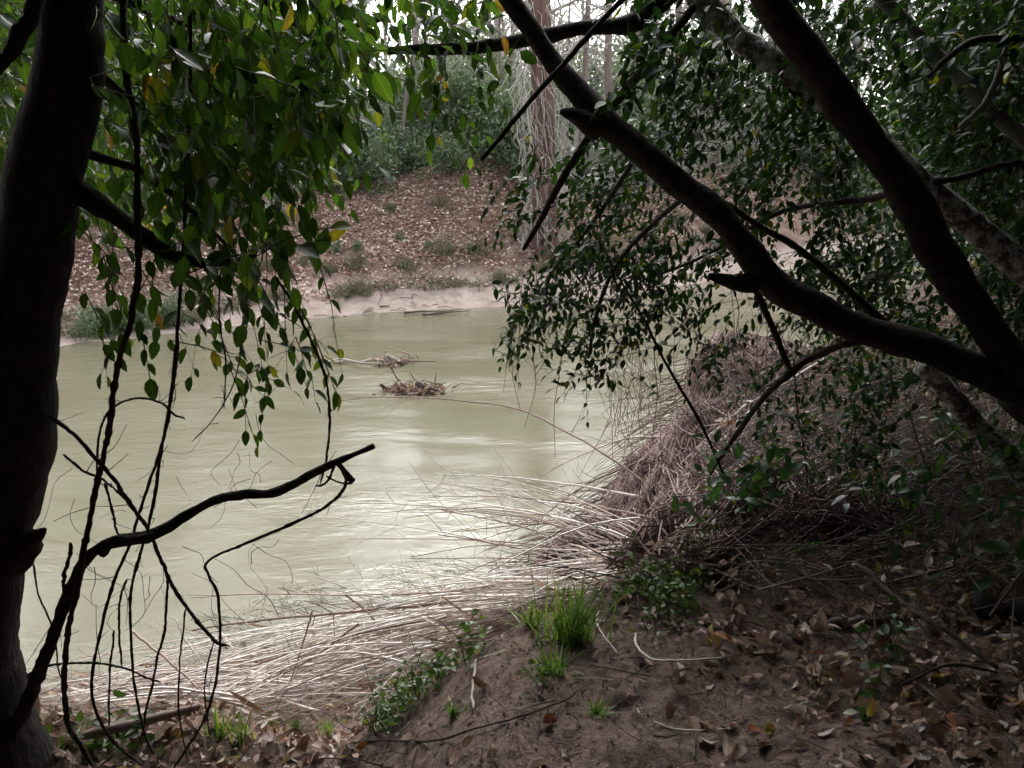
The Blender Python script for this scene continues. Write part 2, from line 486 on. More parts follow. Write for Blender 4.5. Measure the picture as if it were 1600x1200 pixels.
M['limb_bark'] = bark_material('limb_bark', [(.35, (.009, .007, .006)), (.65, (.045, .036, .03))], 34, (1, 1, 1), 1.0, lichen=(.2, .22, .2), lichen_amt=.68)
M['lichen_bark'] = bark_material('lichen_bark', [(.3, (.06, .048, .04)), (.7, (.15, .125, .105))], 24, (1, 1, 1), .8, lichen=(.6, .62, .6), lichen_amt=.46)
M['grey_bark'] = bark_material('grey_bark', [(.3, (.10, .095, .085)), (.7, (.22, .21, .19))], 20, (1, 1, 1), .5)
M['vine'] = bark_material('vine_bark', [(.3, (.022, .017, .014)), (.7, (.055, .042, .035))], 40, (1, 1, .5), .5, bump_dist=.004)
M['far_bark'] = bark_material('far_bark', [(.3, (.10, .08, .068)), (.7, (.24, .195, .17))], 5, (1, 1, .15), .8, bump_dist=.04)
M['red_bark'] = bark_material('reddish_bark', [(.35, (.06, .036, .03)), (.65, (.17, .105, .09))], 6, (1, 1, .12), .9, bump_dist=.05)
M['far_twig'] = bark_material('far_twig', [(.2, (.27, .245, .225)), (.8, (.55, .52, .49))], 3, (1, 1, 1), .1, use_rnd=True)  # twig tones raised as well, the distance haze is put into the colour
M['cane'] = bark_material('dry_cane', [(.1, (.44, .365, .32)), (.45, (.63, .56, .51)), (.85, (.80, .76, .72))], 14, (1, 1, 1), .2, .55, use_rnd=True, bump_dist=.003)
M['dark_cane'] = bark_material('brown_cane', [(.2, (.16, .11, .09)), (.8, (.38, .28, .235))], 14, (1, 1, 1), .2, .6, use_rnd=True, bump_dist=.003)
M['debris'] = bark_material('flood_debris', [(.1, (.085, .054, .049)), (.5, (.215, .145, .13)), (.9, (.46, .35, .325))], 10, (1, 1, 1), .4, .9, use_rnd=True)
M['brush'] = bark_material('brush_twig', [(.1, (.04, .03, .025)), (.6, (.10, .076, .066)), (.95, (.26, .21, .19))], 10, (1, 1, 1), .3, .8, use_rnd=True, bump_dist=.003)
M['driftwood'] = bark_material('driftwood', [(.3, (.28, .235, .2)), (.7, (.50, .45, .41))], 20, (1, 1, 1), .4, .7)
M['wet_wood'] = bark_material('wet_wood', [(.3, (.05, .038, .03)), (.7, (.13, .10, .085))], 20, (1, 1, 1), .5, .5)

def soil_material():
    m, nt, out = nodes('bank_soil')
    geo = N(nt, 'ShaderNodeNewGeometry')
    sep = N(nt, 'ShaderNodeSeparateXYZ'); nt.links.new(geo.outputs['Position'], sep.inputs[0])
    n1 = N(nt, 'ShaderNodeTexNoise'); n1.inputs['Scale'].default_value = 2.2; n1.inputs['Detail'].default_value = 8; n1.inputs['Roughness'].default_value = .7
    n2 = N(nt, 'ShaderNodeTexNoise'); n2.inputs['Scale'].default_value = 34; n2.inputs['Detail'].default_value = 6; n2.inputs['Roughness'].default_value = .75
    for n in (n1, n2): nt.links.new(geo.outputs['Position'], n.inputs['Vector'])
    near = ramp(nt, [(.32, (.15, .102, .084)), (.5, (.30, .212, .175)), (.68, (.48, .365, .31))]); nt.links.new(n2.outputs['Fac'], near.inputs[0])
    litter = ramp(nt, [(.3, (.15, .10, .08)), (.5, (.26, .18, .145)), (.68, (.38, .29, .24))]); nt.links.new(n1.outputs['Fac'], litter.inputs[0])
    sand = ramp(nt, [(.3, (.36, .28, .24)), (.48, (.56, .45, .395)), (.62, (.66, .55, .49)), (.8, (.74, .63, .57))]); nt.links.new(n1.outputs['Fac'], sand.inputs[0])
    # sand where the far bank is low, brown litter soil above
    add = N(nt, 'ShaderNodeMath', operation='MULTIPLY_ADD'); add.inputs[1].default_value = .9
    nt.links.new(n1.outputs['Fac'], add.inputs[0]); nt.links.new(sep.outputs['Z'], add.inputs[2])
    hi = N(nt, 'ShaderNodeMapRange'); hi.inputs[1].default_value = .98; hi.inputs[2].default_value = 1.3
    nt.links.new(add.outputs[0], hi.inputs[0])
    far = N(nt, 'ShaderNodeMix', data_type='RGBA')
    nt.links.new(hi.outputs[0], far.inputs[0]); nt.links.new(sand.outputs[0], far.inputs[6]); nt.links.new(litter.outputs[0], far.inputs[7])
    fy = N(nt, 'ShaderNodeMapRange'); fy.inputs[1].default_value = 13.5; fy.inputs[2].default_value = 14.5
    nt.links.new(sep.outputs['Y'], fy.inputs[0])
    mx = N(nt, 'ShaderNodeMix', data_type='RGBA')
    nt.links.new(fy.outputs[0], mx.inputs[0]); nt.links.new(near.outputs[0], mx.inputs[6]); nt.links.new(far.outputs[2], mx.inputs[7])
    p = N(nt, 'ShaderNodeBsdfPrincipled'); p.inputs['Roughness'].default_value = .92; p.inputs['Specular IOR Level'].default_value = .2
    nt.links.new(mx.outputs[2], p.inputs['Base Color'])
    b = N(nt, 'ShaderNodeBump'); b.inputs['Strength'].default_value = 1.0; b.inputs['Distance'].default_value = .07
    n3 = N(nt, 'ShaderNodeTexNoise'); n3.inputs['Scale'].default_value = 150; n3.inputs['Detail'].default_value = 4; n3.inputs['Roughness'].default_value = .7
    nt.links.new(geo.outputs['Position'], n3.inputs['Vector'])
    hs = N(nt, 'ShaderNodeMath', operation='MULTIPLY_ADD'); hs.inputs[1].default_value = .22
    nt.links.new(n3.outputs['Fac'], hs.inputs[0]); nt.links.new(n2.outputs['Fac'], hs.inputs[2])
    b2 = N(nt, 'ShaderNodeBump'); b2.inputs['Strength'].default_value = .8; b2.inputs['Distance'].default_value = .25
    nt.links.new(n1.outputs['Fac'], b2.inputs['Height']); nt.links.new(b2.outputs[0], b.inputs['Normal'])
    nt.links.new(hs.outputs[0], b.inputs['Height']); nt.links.new(b.outputs[0], p.inputs['Normal'])
    nt.links.new(p.outputs[0], out.inputs['Surface'])
    return m
def water_material():
    m, nt, out = nodes('muddy_river_water')
    geo = N(nt, 'ShaderNodeNewGeometry')
    mp = N(nt, 'ShaderNodeMapping'); mp.inputs['Scale'].default_value = (.7, 1.6, 1); mp.inputs['Rotation'].default_value = (0, 0, math.radians(-14))
    nt.links.new(geo.outputs['Position'], mp.inputs[0])
    n0 = N(nt, 'ShaderNodeTexNoise'); n0.inputs['Scale'].default_value = .35; n0.inputs['Detail'].default_value = 3
    nt.links.new(mp.outputs[0], n0.inputs['Vector'])
    n1 = N(nt, 'ShaderNodeTexNoise'); n1.inputs['Scale'].default_value = 3.4; n1.inputs['Detail'].default_value = 5; n1.inputs['Roughness'].default_value = .55; n1.inputs['Distortion'].default_value = .6
    n2 = N(nt, 'ShaderNodeTexNoise'); n2.inputs['Scale'].default_value = 11; n2.inputs['Detail'].default_value = 3; n2.inputs['Distortion'].default_value = .4
    for n in (n1, n2): nt.links.new(mp.outputs[0], n.inputs['Vector'])
    # ripples come and go in patches
    pm = N(nt, 'ShaderNodeMapRange'); pm.inputs[1].default_value = .4; pm.inputs[2].default_value = .62; pm.inputs[3].default_value = .15; pm.inputs[4].default_value = 1.0
    nt.links.new(n0.outputs['Fac'], pm.inputs[0])
    a = N(nt, 'ShaderNodeMath', operation='MULTIPLY_ADD'); a.inputs[1].default_value = .38
    nt.links.new(n2.outputs['Fac'], a.inputs[0]); nt.links.new(n1.outputs['Fac'], a.inputs[2])
    h = N(nt, 'ShaderNodeMath', operation='MULTIPLY'); nt.links.new(a.outputs[0], h.inputs[0]); nt.links.new(pm.outputs[0], h.inputs[1])
    col = ramp(nt, [(.3, (.138, .129, .083)), (.7, (.16, .151, .104))]); nt.links.new(n0.outputs['Fac'], col.inputs[0])
    p = N(nt, 'ShaderNodeBsdfPrincipled'); p.inputs['Roughness'].default_value = .13; p.inputs['IOR'].default_value = 1.33
    nt.links.new(col.outputs[0], p.inputs['Base Color'])
    b = N(nt, 'ShaderNodeBump'); b.inputs['Strength'].default_value = .55; b.inputs['Distance'].default_value = .035
    nt.links.new(h.outputs[0], b.inputs['Height']); nt.links.new(b.outputs[0], p.inputs['Normal'])
    nt.links.new(p.outputs[0], out.inputs['Surface'])
    return m
M['soil'] = soil_material()
M['water'] = water_material()

# ------------------------------------------------------------------ the setting: ground and river
def axis(parts):
    r = []
    for a, b, s in parts:
        r.append(np.arange(a, b - 1e-6, s))
    r.append([parts[-1][1]])
    return np.concatenate(r)
def sheet(xs, ys, zf):
    X, Y = np.meshgrid(xs, ys)
    V = np.stack([X, Y, zf(X, Y)], -1).reshape(-1, 3)
    nx, ny = len(xs), len(ys)
    i = (np.arange(ny - 1)[:, None] * nx + np.arange(nx - 1)[None])
    Q = np.stack([i, i + 1, i + nx + 1, i + nx], -1).reshape(-1, 4)
    return V, [Q], None
gx = axis([(-300, -60, 20), (-60, -16, 2), (-16, -3, .25), (-3, 3.6, .028), (3.6, 14, .22), (14, 60, 2), (60, 300, 20)])
gy = axis([(-60, -4, 3), (-4, 1.6, .3), (1.6, 6.4, .028), (6.4, 14, .14), (14, 36, .2), (36, 80, 1.5), (80, 420, 20)])
g = build('ground', sheet(gx, gy, height), M['soil'], origin=(0, 0, 0))
tag(g, 'brown river bank of bare soil sloping down to the water', None, None, 'structure')

SNAGS = [(at(650, 632, 15.2)[0], 15.2), (at(600, 575, 17.4)[0], 17.4)]
def waves(x, y):
    wx = x + 0.5 * fbm(x * .5, y * .5, 3); wy = y + 0.6 * fbm(x * .5, y * .5, 7)
    z = .007 * fbm(wx * .8, wy * 1.6, 13, 4) + .001 * np.sin(wy * 6.1 + wx * 1.6 + 3 * fbm(x * .8, y * .8, 23, 2))
    amp = .35 + .9 * sstep(-.05, .15, fbm(x * .22 + 4, y * .4, 17, 2))
    for sx, sy in SNAGS:
        dx = x - sx; dy = y - sy
        e = np.exp(-(dx / 1.4) ** 2 - (dy / .5) ** 2)
        z = z + .016 * e * fbm(dx * 3 + 7, dy * 9, 19, 3)
    return z * amp
wx_ = axis([(-120, -16, 4), (-16, -11, .5), (-11, 7, .075), (7, 20, .5), (20, 120, 4)])
wy_ = axis([(0, 5, .5), (5, 31, .075), (31, 50, .5), (50, 110, 4)])
w = build('river', sheet(wx_, wy_, waves), M['water'], origin=(0, 0, 0))
tag(w, 'muddy olive river with pale ripples', None, None, 'structure')

# ------------------------------------------------------------------ far bank woodland
def bare_tree(seed, h=11.0, r=.13, n1=16, lean=.06, start=.25, spread=1.0, twigs=6):
    g = rng_(seed)
    n = 14
    t = np.linspace(0, 1, n)
    C = np.stack([lean * h * t + np.cumsum(g.normal(0, .05, n)), np.cumsum(g.normal(0, .05, n)), t * h], 1); C[0] = 0
    R = r * (1 - t) ** .75 + .012
    trunk = tube(C, R, 7, True, .15, seed)
    tw = []
    for k in range(n1):
        a = start + (1 - start) * (k + g.random()) / n1
        f = a * (n - 1); i = min(int(f), n - 2); p = C[i] * (1 - f + i) + C[i + 1] * (f - i)
        az = g.random() * 6.283; L = (h * .32 * (1.15 - a) + .5) * spread * g.uniform(.7, 1.2)
        d = np.array([math.cos(az), math.sin(az), g.uniform(.3, 1.1)]); d /= np.linalg.norm(d)
        b = [p + d * L * s + np.array([0, 0, .15 * L * s * s]) + g.normal(0, .03 * L, 3) * (s > 0) for s in np.linspace(0, 1, 5)]
        tw.append(with_rnd(tube(b, np.linspace(R[i] * .45, .008, 5), 4, False), g.random()))
        for q in range(5):
            s = g.uniform(.25, 1); j = min(int(s * 4), 3); pp = b[j] * (1 - s * 4 + j) + b[j + 1] * (s * 4 - j)
            d2 = d + g.normal(0, .7, 3); d2 /= np.linalg.norm(d2); L2 = L * g.uniform(.25, .55)
            c = [pp + d2 * L2 * s2 + g.normal(0, .05 * L2, 3) * (s2 > 0) for s2 in (0, .35, .7, 1)]
            tw.append(with_rnd(tube(c, np.linspace(.014, .006, 4), 3, False), g.random()))
            for q2 in range(twigs):
                s3 = g.uniform(.2, 1); j = min(int(s3 * 3), 2); p3 = c[j] * (1 - s3 * 3 + j) + c[j + 1] * (s3 * 3 - j)
                d3 = d2 + g.normal(0, .8, 3); d3 /= np.linalg.norm(d3); L3 = L2 * g.uniform(.25, .6)
                e = [p3, p3 + d3 * L3 * .5 + g.normal(0, .05 * L3, 3), p3 + d3 * L3]
                tw.append(with_rnd(tube(e, [.007, .006, .004], 3, False), g.random()))
    return trunk, join(tw)
def leaf_ball(seed, n=1800, rx=1.2, rz=1.3, size=.16, tplw=.5, nstem=7):
    g = rng_(seed)
    # clumps inside an uneven outline
    nc = 26
    cc = g.normal(0, 1, (nc, 3)); cc /= np.linalg.norm(cc, axis=1, keepdims=True)
    cc *= g.uniform(.35, 1.0, (nc, 1)); cc[:, 2] = np.abs(cc[:, 2]) * 1.1
    cc = cc * [rx, rx, rz] + [0, 0, rz * .35]
    k = g.integers(0, nc, n)
    P = cc[k] + g.normal(0, .26, (n, 3)) * [rx, rx, rz * .8]
    P[:, 2] = np.maximum(P[:, 2], .05)
    X = g.normal(0, 1, (n, 3)) + [0, 0, -.2]
    O = batch([simple_leaf(tplw), simple_leaf(tplw * .8, .4)], P, frames(X, np.array([0, 0, 1.]), g, .8), g.uniform(.6, 1.3, n) * size, g.random(n), g.integers(0, 2, n))
    st = []
    for q in range(nstem):
        e = cc[g.integers(0, nc)]
        st.append(tube(spline([[0, 0, 0], e * .5 + [0, 0, .15], e], 6), np.linspace(.03, .008, 6), 4, False))
    return join(st), O
def brush_clump(seed, n=90, h=1.6, spread=.9, r=.006, twig=3):
    g = rng_(seed); out = []
    for k in range(n):
        az = g.random() * 6.283; tilt = abs(g.normal(0, .5)) * spread; L = h * g.uniform(.5, 1.15)
        d = np.array([math.cos(az) * math.sin(tilt), math.sin(az) * math.sin(tilt), math.cos(tilt)])
        b0 = np.array([g.normal(0, .15), g.normal(0, .15), 0])
        c = [b0 + d * L * s + np.array([d[0], d[1], -.35]) * .35 * L * s * s for s in (0, .35, .7, 1)]
        rr = g.random()
        out.append(with_rnd(tube(c, np.linspace(r * 1.3, r * .5, 4), 3, False), rr))
        for q in range(twig):
            s = g.uniform(.3, .95); p = b0 + d * L * s + np.array([d[0], d[1], -.35]) * .35 * L * s * s
            d2 = d + g.normal(0, .7, 3); d2 /= np.linalg.norm(d2); l2 = L * g.uniform(.1, .3)
            out.append(with_rnd(tube([p, p + d2 * l2 * .5 + g.normal(0, .02, 3), p + d2 * l2], [r * .7, r * .6, r * .4], 3, False), rr))
    return join(out)
def make_proto(name, trunk, crown, mt, mc, part_names=('trunk', 'crown')):
    return [(part_names[0], new_mesh(part_names[0], trunk[0], trunk[1], mt, trunk[2])), (part_names[1], new_mesh(part_names[1], crown[0], crown[1], mc, crown[2]))]
def plant(name, proto, label, cat, group, x, y, s=1.0, rz=0.0, dz=-.05):
    t = thing(name, label, cat, (x, y, float(hq(x, y)) + dz), group)
    t.rotation_euler = (0, 0, rz); t.scale = (s, s, s)
    for nm, me in proto:
        o = bpy.data.objects.new(nm, me); COL.objects.link(o); o.parent = t
    return t

g0 = rng_(101)
def side_of(x, y):
    px = float(pix(np.array([x, y, 3.0]))[0])
    for lim, w_ in ((230, 'behind the left trunk'), (480, 'behind the hanging leaves on the left'), (640, 'left of the open leafy slope'), (800, 'above the open leafy slope'), (900, 'beside the vine-hung trunk'), (1120, 'behind the sloping limb'), (1400, 'between the sloping limbs'), (9999, 'behind the limbs at the far right')):
        if px < lim: return w_
bare = [make_proto('bare', *bare_tree(200 + k, 10 + k, .10 + .025 * k, 17, .05 * (-1) ** k, .2, 1.1), M['far_bark'], M['far_twig'], ('trunk', 'bare_crown')) for k in range(4)]
balls = []
for k in range(4):
    st, lf = leaf_ball(300 + k, 2000, 1.25, 1.25 + .25 * k, .17)
    balls.append(make_proto('shrub', st, lf, M['far_bark'], M['far_leaf'], ('stem', 'foliage')))
tallgreen = []
for k in range(2):
    st, lf = leaf_ball(340 + k, 4200, 1.9, 3.4, .2)
    tr = tube(np.array([[0, 0, 0], [.05, 0, 1.5], [0, .05, 3], [0, 0, 4.6]]), [.13, .11, .08, .03], 6)
    tallgreen.append(make_proto('green', tr, lf, M['far_bark'], M['far_leaf'], ('trunk', 'crown')))
clumps = [new_mesh('brush', *(lambda q: (q[0], q[1], M['far_twig'], q[2]))(brush_clump(360 + k, 110, 2.0 + .5 * k, 1.0, .009))) for k in range(3)]
clumps_low = [new_mesh('brush', *(lambda q: (q[0], q[1], M['dry_grass'], q[2]))(brush_clump(380 + k, 110, .62, 1.3, .009, 1))) for k in range(3)]

# bare trees standing on and behind the far bank; far rows fill the gaps towards the sky
spots = []
for k in range(88):
    row = k % 4
    d = (9.5, 14, 20, 28)[row] + g0.uniform(-2, 2)
    u = -1.0 + 2.2 * ((k // 4) + g0.random()) / 22
    yy = 30 + d; x = u * yy * .62
    y = float(np.interp(x, FAR_X, FAR_Y)) + d
    px, py, dd = pix(np.array([x, y, 5.0]))
    if 835 < px < 1010 and row < 2 and g0.random() < .6: continue
    spots.append((x, y, row))
for k, (x, y, row) in enumerate(spots):
    lab = '%s bare grey tree beyond the river, %s' % (('near slender', 'slender', 'far thin', 'farthest thin')[row], side_of(x, y))
    plant('bare_tree', bare[k % 4], lab, 'tree', 'bare trees beyond the river', x, y, g0.uniform(.75, 1.15) * (1 if row else .8), g0.random() * 6.28)
tall = [make_proto('tall', *bare_tree(260 + k, 21, .24, 30, .03 * (-1) ** k, .3, .9, 7), M['far_bark'], M['far_twig'], ('trunk', 'bare_crown')) for k in range(2)]
for k, px in enumerate([-60, 40, 130, 215, 300, 370, 440, 505, 560, 985, 1060, 1140, 1220, 1310, 1400, 1500, 1600]):
    Y = float(np.interp(px, [0, 500, 1000, 1600], [29, 36, 42, 52])) + 3 * (k % 3)
    p = at(px, 100, Y)
    plant('tall_bare_tree', tall[k % 2], 'tall bare tree beyond the river, %s' % side_of(p[0], Y), 'tree', 'tall bare trees beyond the river', p[0], Y, .85 + .3 * ((k * 7) % 5) / 5, k * 1.7)
for k, px in enumerate(range(-40, 1680, 62)):
    Y = 66 + 9 * (k % 3); p = at(px + 11 * (k % 4), 100, Y)
    if 860 < px < 960: continue
    plant('tall_bare_tree', tall[(k + 1) % 2], 'far tall bare tree in the last row, %s' % side_of(p[0], Y), 'tree', 'tall bare trees beyond the river', p[0], Y, .9 + .35 * ((k * 3) % 5) / 5, k * 2.3)
# evergreen belt at the top of the far bank
for k in range(84):
    u = -1.0 + 2.0 * (k + g0.random()) / 84
    d = g0.uniform(7.0, 14.5)
    x = u * 24; y = float(np.interp(x, FAR_X, FAR_Y)) + d
    plant('evergreen_shrub', balls[k % 4], '%s evergreen shrub on the far bank, %s' % ('rounded' if d < 11 else 'farther', side_of(x, y)), 'shrub', 'evergreen shrubs on the far bank', x, y, g0.uniform(.7, 1.35), g0.random() * 6.28)
for k, (px, Y, s) in enumerate([(395, 38, 1.2), (560, 40, 1.1), (640, 37.5, .9), (735, 39, 1.0), (905, 43, .9), (1010, 46, 1.1), (1130, 44, 1.2), (1260, 46, 1.3), (1400, 42, 1.2), (1530, 44, 1.3), (200, 34, 1.2), (60, 31, 1.2), (690, 35.5, .75), (610, 36, .7), (560, 34.5, .6), (1000, 40, .9), (930, 52, 1.5), (870, 58, 1.7), (1010, 60, 1.8), (780, 50, 1.3), (720, 55, 1.5), (820, 46, 1.0), (640, 48, 1.3), (1090, 52, 1.5)]):
    p = at(px, 200, Y)
    plant('evergreen_tree', tallgreen[k % 2], 'leafy green tree beyond the river, ' + side_of(p[0], Y), 'tree', 'evergreen trees beyond the river', p[0], Y, s, k * 1.3)
# grey leafless brush
for k in range(100):
    u = -1.0 + 2.0 * (k + g0.random()) / 100
    d = g0.uniform(6.0, 14)
    x = u * 22; y = float(np.interp(x, FAR_X, FAR_Y)) + d
    px, py, dd = pix(np.array([x, y, 3.0]))
    if 570 < px < 830 and d < 9.5: continue
    o = link('leafless_shrub', clumps[k % 3], (x, y, float(hq(x, y)) - .05))
    o.rotation_euler = (0, 0, g0.random() * 6.28); s = g0.uniform(.7, 1.3); o.scale = (s, s, s)
    tag(o, '%s leafless twiggy shrub on the far bank, %s' % ('low grey' if s < 1 else 'tall grey', side_of(x, y)), 'shrub', 'leafless shrubs on the far bank')
# dry tussocks along the sand edge
for k in range(32):
    x = -14 + 22 * (k + g0.random()) / 32
    d = 1.5 + abs(g0.normal(0, 1.1)) + (0 if g0.random() < .75 else g0.uniform(.5, 3))
    if x > .3: d += .9
    if x < -6.5: d -= 1.0
    y = float(np.interp(x, FAR_X, FAR_Y)) + d
    o = link('dry_tussock', clumps_low[k % 3], (x, y, float(hq(x, y)) - .03))
    o.rotation_euler = (0, 0, g0.random() * 6.28); s = g0.uniform(.45, .95); o.scale = (s * 1.3, s * 1.3, s)
    tag(o, '%s dry tussock on the far bank, %s' % ('small' if s < .7 else 'broad', side_of(x, y).replace('above', 'at the foot of')), 'grass', 'dry tussocks on the far bank')

# the big vine-hung trunk at the gap
pb = ground_hit(852, 392)
t = thing('vine_hung_tree', 'thick reddish trunk hung with pale vines on top of the far bank', 'tree', pb)
B = np.array(pb)
C = np.array([[0, 0, -.3], [0, 0, .5], [-.08, .05, 3], [-.2, .1, 6], [-.3, .2, 9], [-.5, .2, 13]]) + B
build('trunk', tube(spline(C, 30), np.interp(np.linspace(0, 1, 30), [0, .05, 1], [.52, .40, .28]), 14, True, .22, 3), M['red_bark'], t)
g = rng_(77); vs_ = []
for k in range(260):
    a = g.random() * 6.283; z0 = g.uniform(.3, 8); L = g.uniform(.4, 2.2); r0 = .42 + g.random() * .25
    c = [B + np.array([-.03 * (z0 - L * s) + math.cos(a + s * .5) * (r0 + .25 * math.sin(s * 3)), math.sin(a + s * .5) * r0, max(z0 - L * s, 0)]) + g.normal(0, .06, 3) for s in np.linspace(0, 1, 5)]
    vs_.append(with_rnd(tube(c, np.linspace(.018, .008, 5), 3, False), g.random()))
o = build('hanging_vines', join(vs_), M['far_twig'], t); o['kind'] = 'stuff'
g = rng_(78); br = []
for k in range(16):
    z0 = g.uniform(5, 12.5); a = g.random() * 6.283; L = g.uniform(1.5, 4)
    d = np.array([math.cos(a), math.sin(a), g.uniform(-.1, .7)])
    c = [B + np.array([-.03 * z0, 0, z0]) + d * L * s + g.normal(0, .08, 3) * (s > 0) for s in np.linspace(0, 1, 5)]
    br.append(with_rnd(tube(c, np.linspace(.06, .012, 5), 4, False), g.random()))
    for q in range(14):
        s = g.uniform(.2, 1); p = c[min(int(s * 4), 4)]; d2 = d + g.normal(0, .8, 3); l2 = g.uniform(.3, 1.1)
        br.append(with_rnd(tube([p, p + d2 * l2 * .5 + g.normal(0, .05, 3), p + d2 * l2], [.012, .009, .005], 3, False), g.random()))
o = build('bare_crown', join(br), M['far_twig'], t); o['kind'] = 'stuff'
# more trunks that read singly
for px, py, Y, r, lean, lab in [(905, 300, 36, .16, .3, 'straight grey trunk right of the vine-hung tree on the far bank'),
                            (618, 270, 34, .11, 1.6, 'thin dark leaning trunk in the brush left of the gap on the far bank'),
                            (950, 290, 39, .22, -.2, 'tall pale trunk against the white sky beyond the river'),
                            (775, 262, 37, .09, -.4, 'slim pale sapling in front of the dark thicket beyond the river'),
                            (318, 330, 29, .16, -1.0, 'slanting grey trunk behind the hanging leaves on the far bank')]:
    p = at(px, py, Y); b = np.array([p[0], Y, float(hq(p[0], Y)) - .2])
    t = thing('bank_tree', lab, 'tree', b)
    g = rng_(int(px))
    C = np.array([b, b + [lean * .3, 0, 3], b + [lean * .7, .1, 6.5], b + [lean, .2, 11]])
    build('trunk', tube(spline(C, 18), np.linspace(r, r * .45, 18), 9, True, .15, int(px)), M['far_bark'], t)
    br = []
    for k in range(22):
        z0 = g.uniform(.25, 1); p0 = spline(C, 18)[int(z0 * 17)]; a = g.random() * 6.283; L = g.uniform(.8, 2.6)
        d = np.array([math.cos(a), math.sin(a), g.uniform(0, .9)])
        c = [p0 + d * L * s + g.normal(0, .05, 3) * (s > 0) for s in np.linspace(0, 1, 4)]
        br.append(with_rnd(tube(c, np.linspace(r * .25, .01, 4), 4, False), g.random()))
        for q in range(8):
            s = g.uniform(.3, 1); p1 = p0 + d * L * s; d2 = d + g.normal(0, .8, 3); l2 = g.uniform(.3, .9)
            br.append(with_rnd(tube([p1, p1 + d2 * l2 * .5 + g.normal(0, .05, 3), p1 + d2 * l2], [.011, .008, .005], 3, False), g.random()))
    o = build('bare_crown', join(br), M['far_twig'], t); o['kind'] = 'stuff'

# litter of dead leaves on the far slope
g = rng_(55); n = 95000
x = g.uniform(-16, 12, n); u = .9 + g.random(n) ** .9 * 9.5
y = np.interp(x, FAR_X, FAR_Y) + u
keep = (fbm(x * .6, y * .6, 91) + .8 * fbm(x * 2.2, y * 2.2, 93) + .24 + .1 * np.clip(u - 2, 0, 3) > g.uniform(0, .5, n)) & ~((x > .2) & (u < 2.4)) & (u > 1.0 + .9 * g.random(n) + .8 * fbm(x * 1.1, y * 0 + 2., 95))
x, y = x[keep], y[keep]; n = len(x)
P = np.stack([x, y, height(x, y) + g.uniform(.0, .06, n)], 1)
X = g.normal(0, 1, (n, 3)) * [1, 1, .35]
geo = batch([simple_leaf(.7, .3, .3), simple_leaf(.6, .1, .5)], P, frames(X, np.array([0, 0, 1.]), g, .45), g.uniform(.06, .14, n), g.random(n), g.integers(0, 2, n))
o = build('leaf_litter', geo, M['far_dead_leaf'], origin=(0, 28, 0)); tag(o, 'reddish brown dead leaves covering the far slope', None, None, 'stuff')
# shaggy dry grass along the lip above the sand and in patches up the slope
st = []; g = rng_(56)
for k in range(9000):
    x_ = g.uniform(-15, 9); u_ = 1.15 + abs(g.normal(0, .55)) + (g.uniform(0, 5.5) if g.random() < .35 else 0)
    if x_ > .2: u_ += .8
    y_ = float(np.interp(x_, FAR_X, FAR_Y)) + u_
    if vnoise(np.array([x_ * 1.1]), np.array([y_ * 1.1]), 97)[0] < (.3 if u_ < 2.2 else .62): continue
    p = np.array([x_, y_, float(hq(x_, y_)) - .02]); L = g.uniform(.12, .42); d = np.array([g.normal(0, .5), -.5 + g.normal(0, .4), g.uniform(.3, 1)])
    st.append(with_rnd(tube([p, p + d * L * .6, p + d * L + np.array([0, -.1, -.25]) * L], [.009, .008, .004], 3, False), g.random()))
o = build('dry_grass', join(st), M['dry_grass'], origin=(0, 26, 0)); tag(o, 'shaggy grey green dry grass on the far bank', None, None, 'stuff')
st = []
for k in range(70):
    x_ = g.uniform(-7, 6); y_ = float(np.interp(x_, FAR_X, FAR_Y)) + g.uniform(-.1, 1.3)
    a_ = g.normal(0, .5) + (0 if g.random() < .7 else 1.5); L = g.uniform(.08, .5); p = np.array([x_, y_, float(hq(x_, y_)) + .02]); e = p + L * np.array([math.cos(a_), math.sin(a_), 0]); e[2] = float(hq(e[0], e[1])) + .03
    st.append(with_rnd(tube([p, (p + e) / 2 + [0, 0, .03], e], [.012, .012, .006], 3, False), g.random()))
o = build('drift_litter', join(st), M['brush'], origin=(0, 25, 0)); tag(o, 'small dark drift sticks on the sandy strip', None, None, 'stuff')
# green weeds low on the far slope, one patch each
g = rng_(57)
for k, (px, py, s) in enumerate([(150, 525, 1.3), (215, 518, 1.2), (270, 510, 1.0), (525, 398, .5), (625, 375, .45), (670, 388, .4), (560, 395, .5), (445, 350, .6), (610, 330, .5), (30, 440, .8)]):
    p = ground_hit(px, py)
    t = plant('green_weed', balls[k % 4], 'green weed patch on the far bank, ' + ('at the waterline' if py > 500 else 'on the leafy slope'), 'weed', 'green weeds on the far bank', p[0], p[1], s * .32, k)
# roots and driftwood lying at the waterline of the sand
for k, (pts, lab) in enumerate([([(632, 489), (660, 486), (690, 487), (720, 483)], 'dark driftwood branch lying at the waterline of the sandy strip'), ([(594, 479), (602, 478), (608, 478)], 'short dark stick stuck in the sand of the far bank'), ([(660, 492), (700, 488), (735, 485)], 'thin grey branch along the water edge below the sand')]):
    C = spline([ground_hit(a, b, .05) for a, b in pts], 8)
    o = build('driftwood_branch', tube(C, np.linspace(.032, .012, 8), 6, True, .3, k), M['wet_wood']); tag(o, lab, 'driftwood')

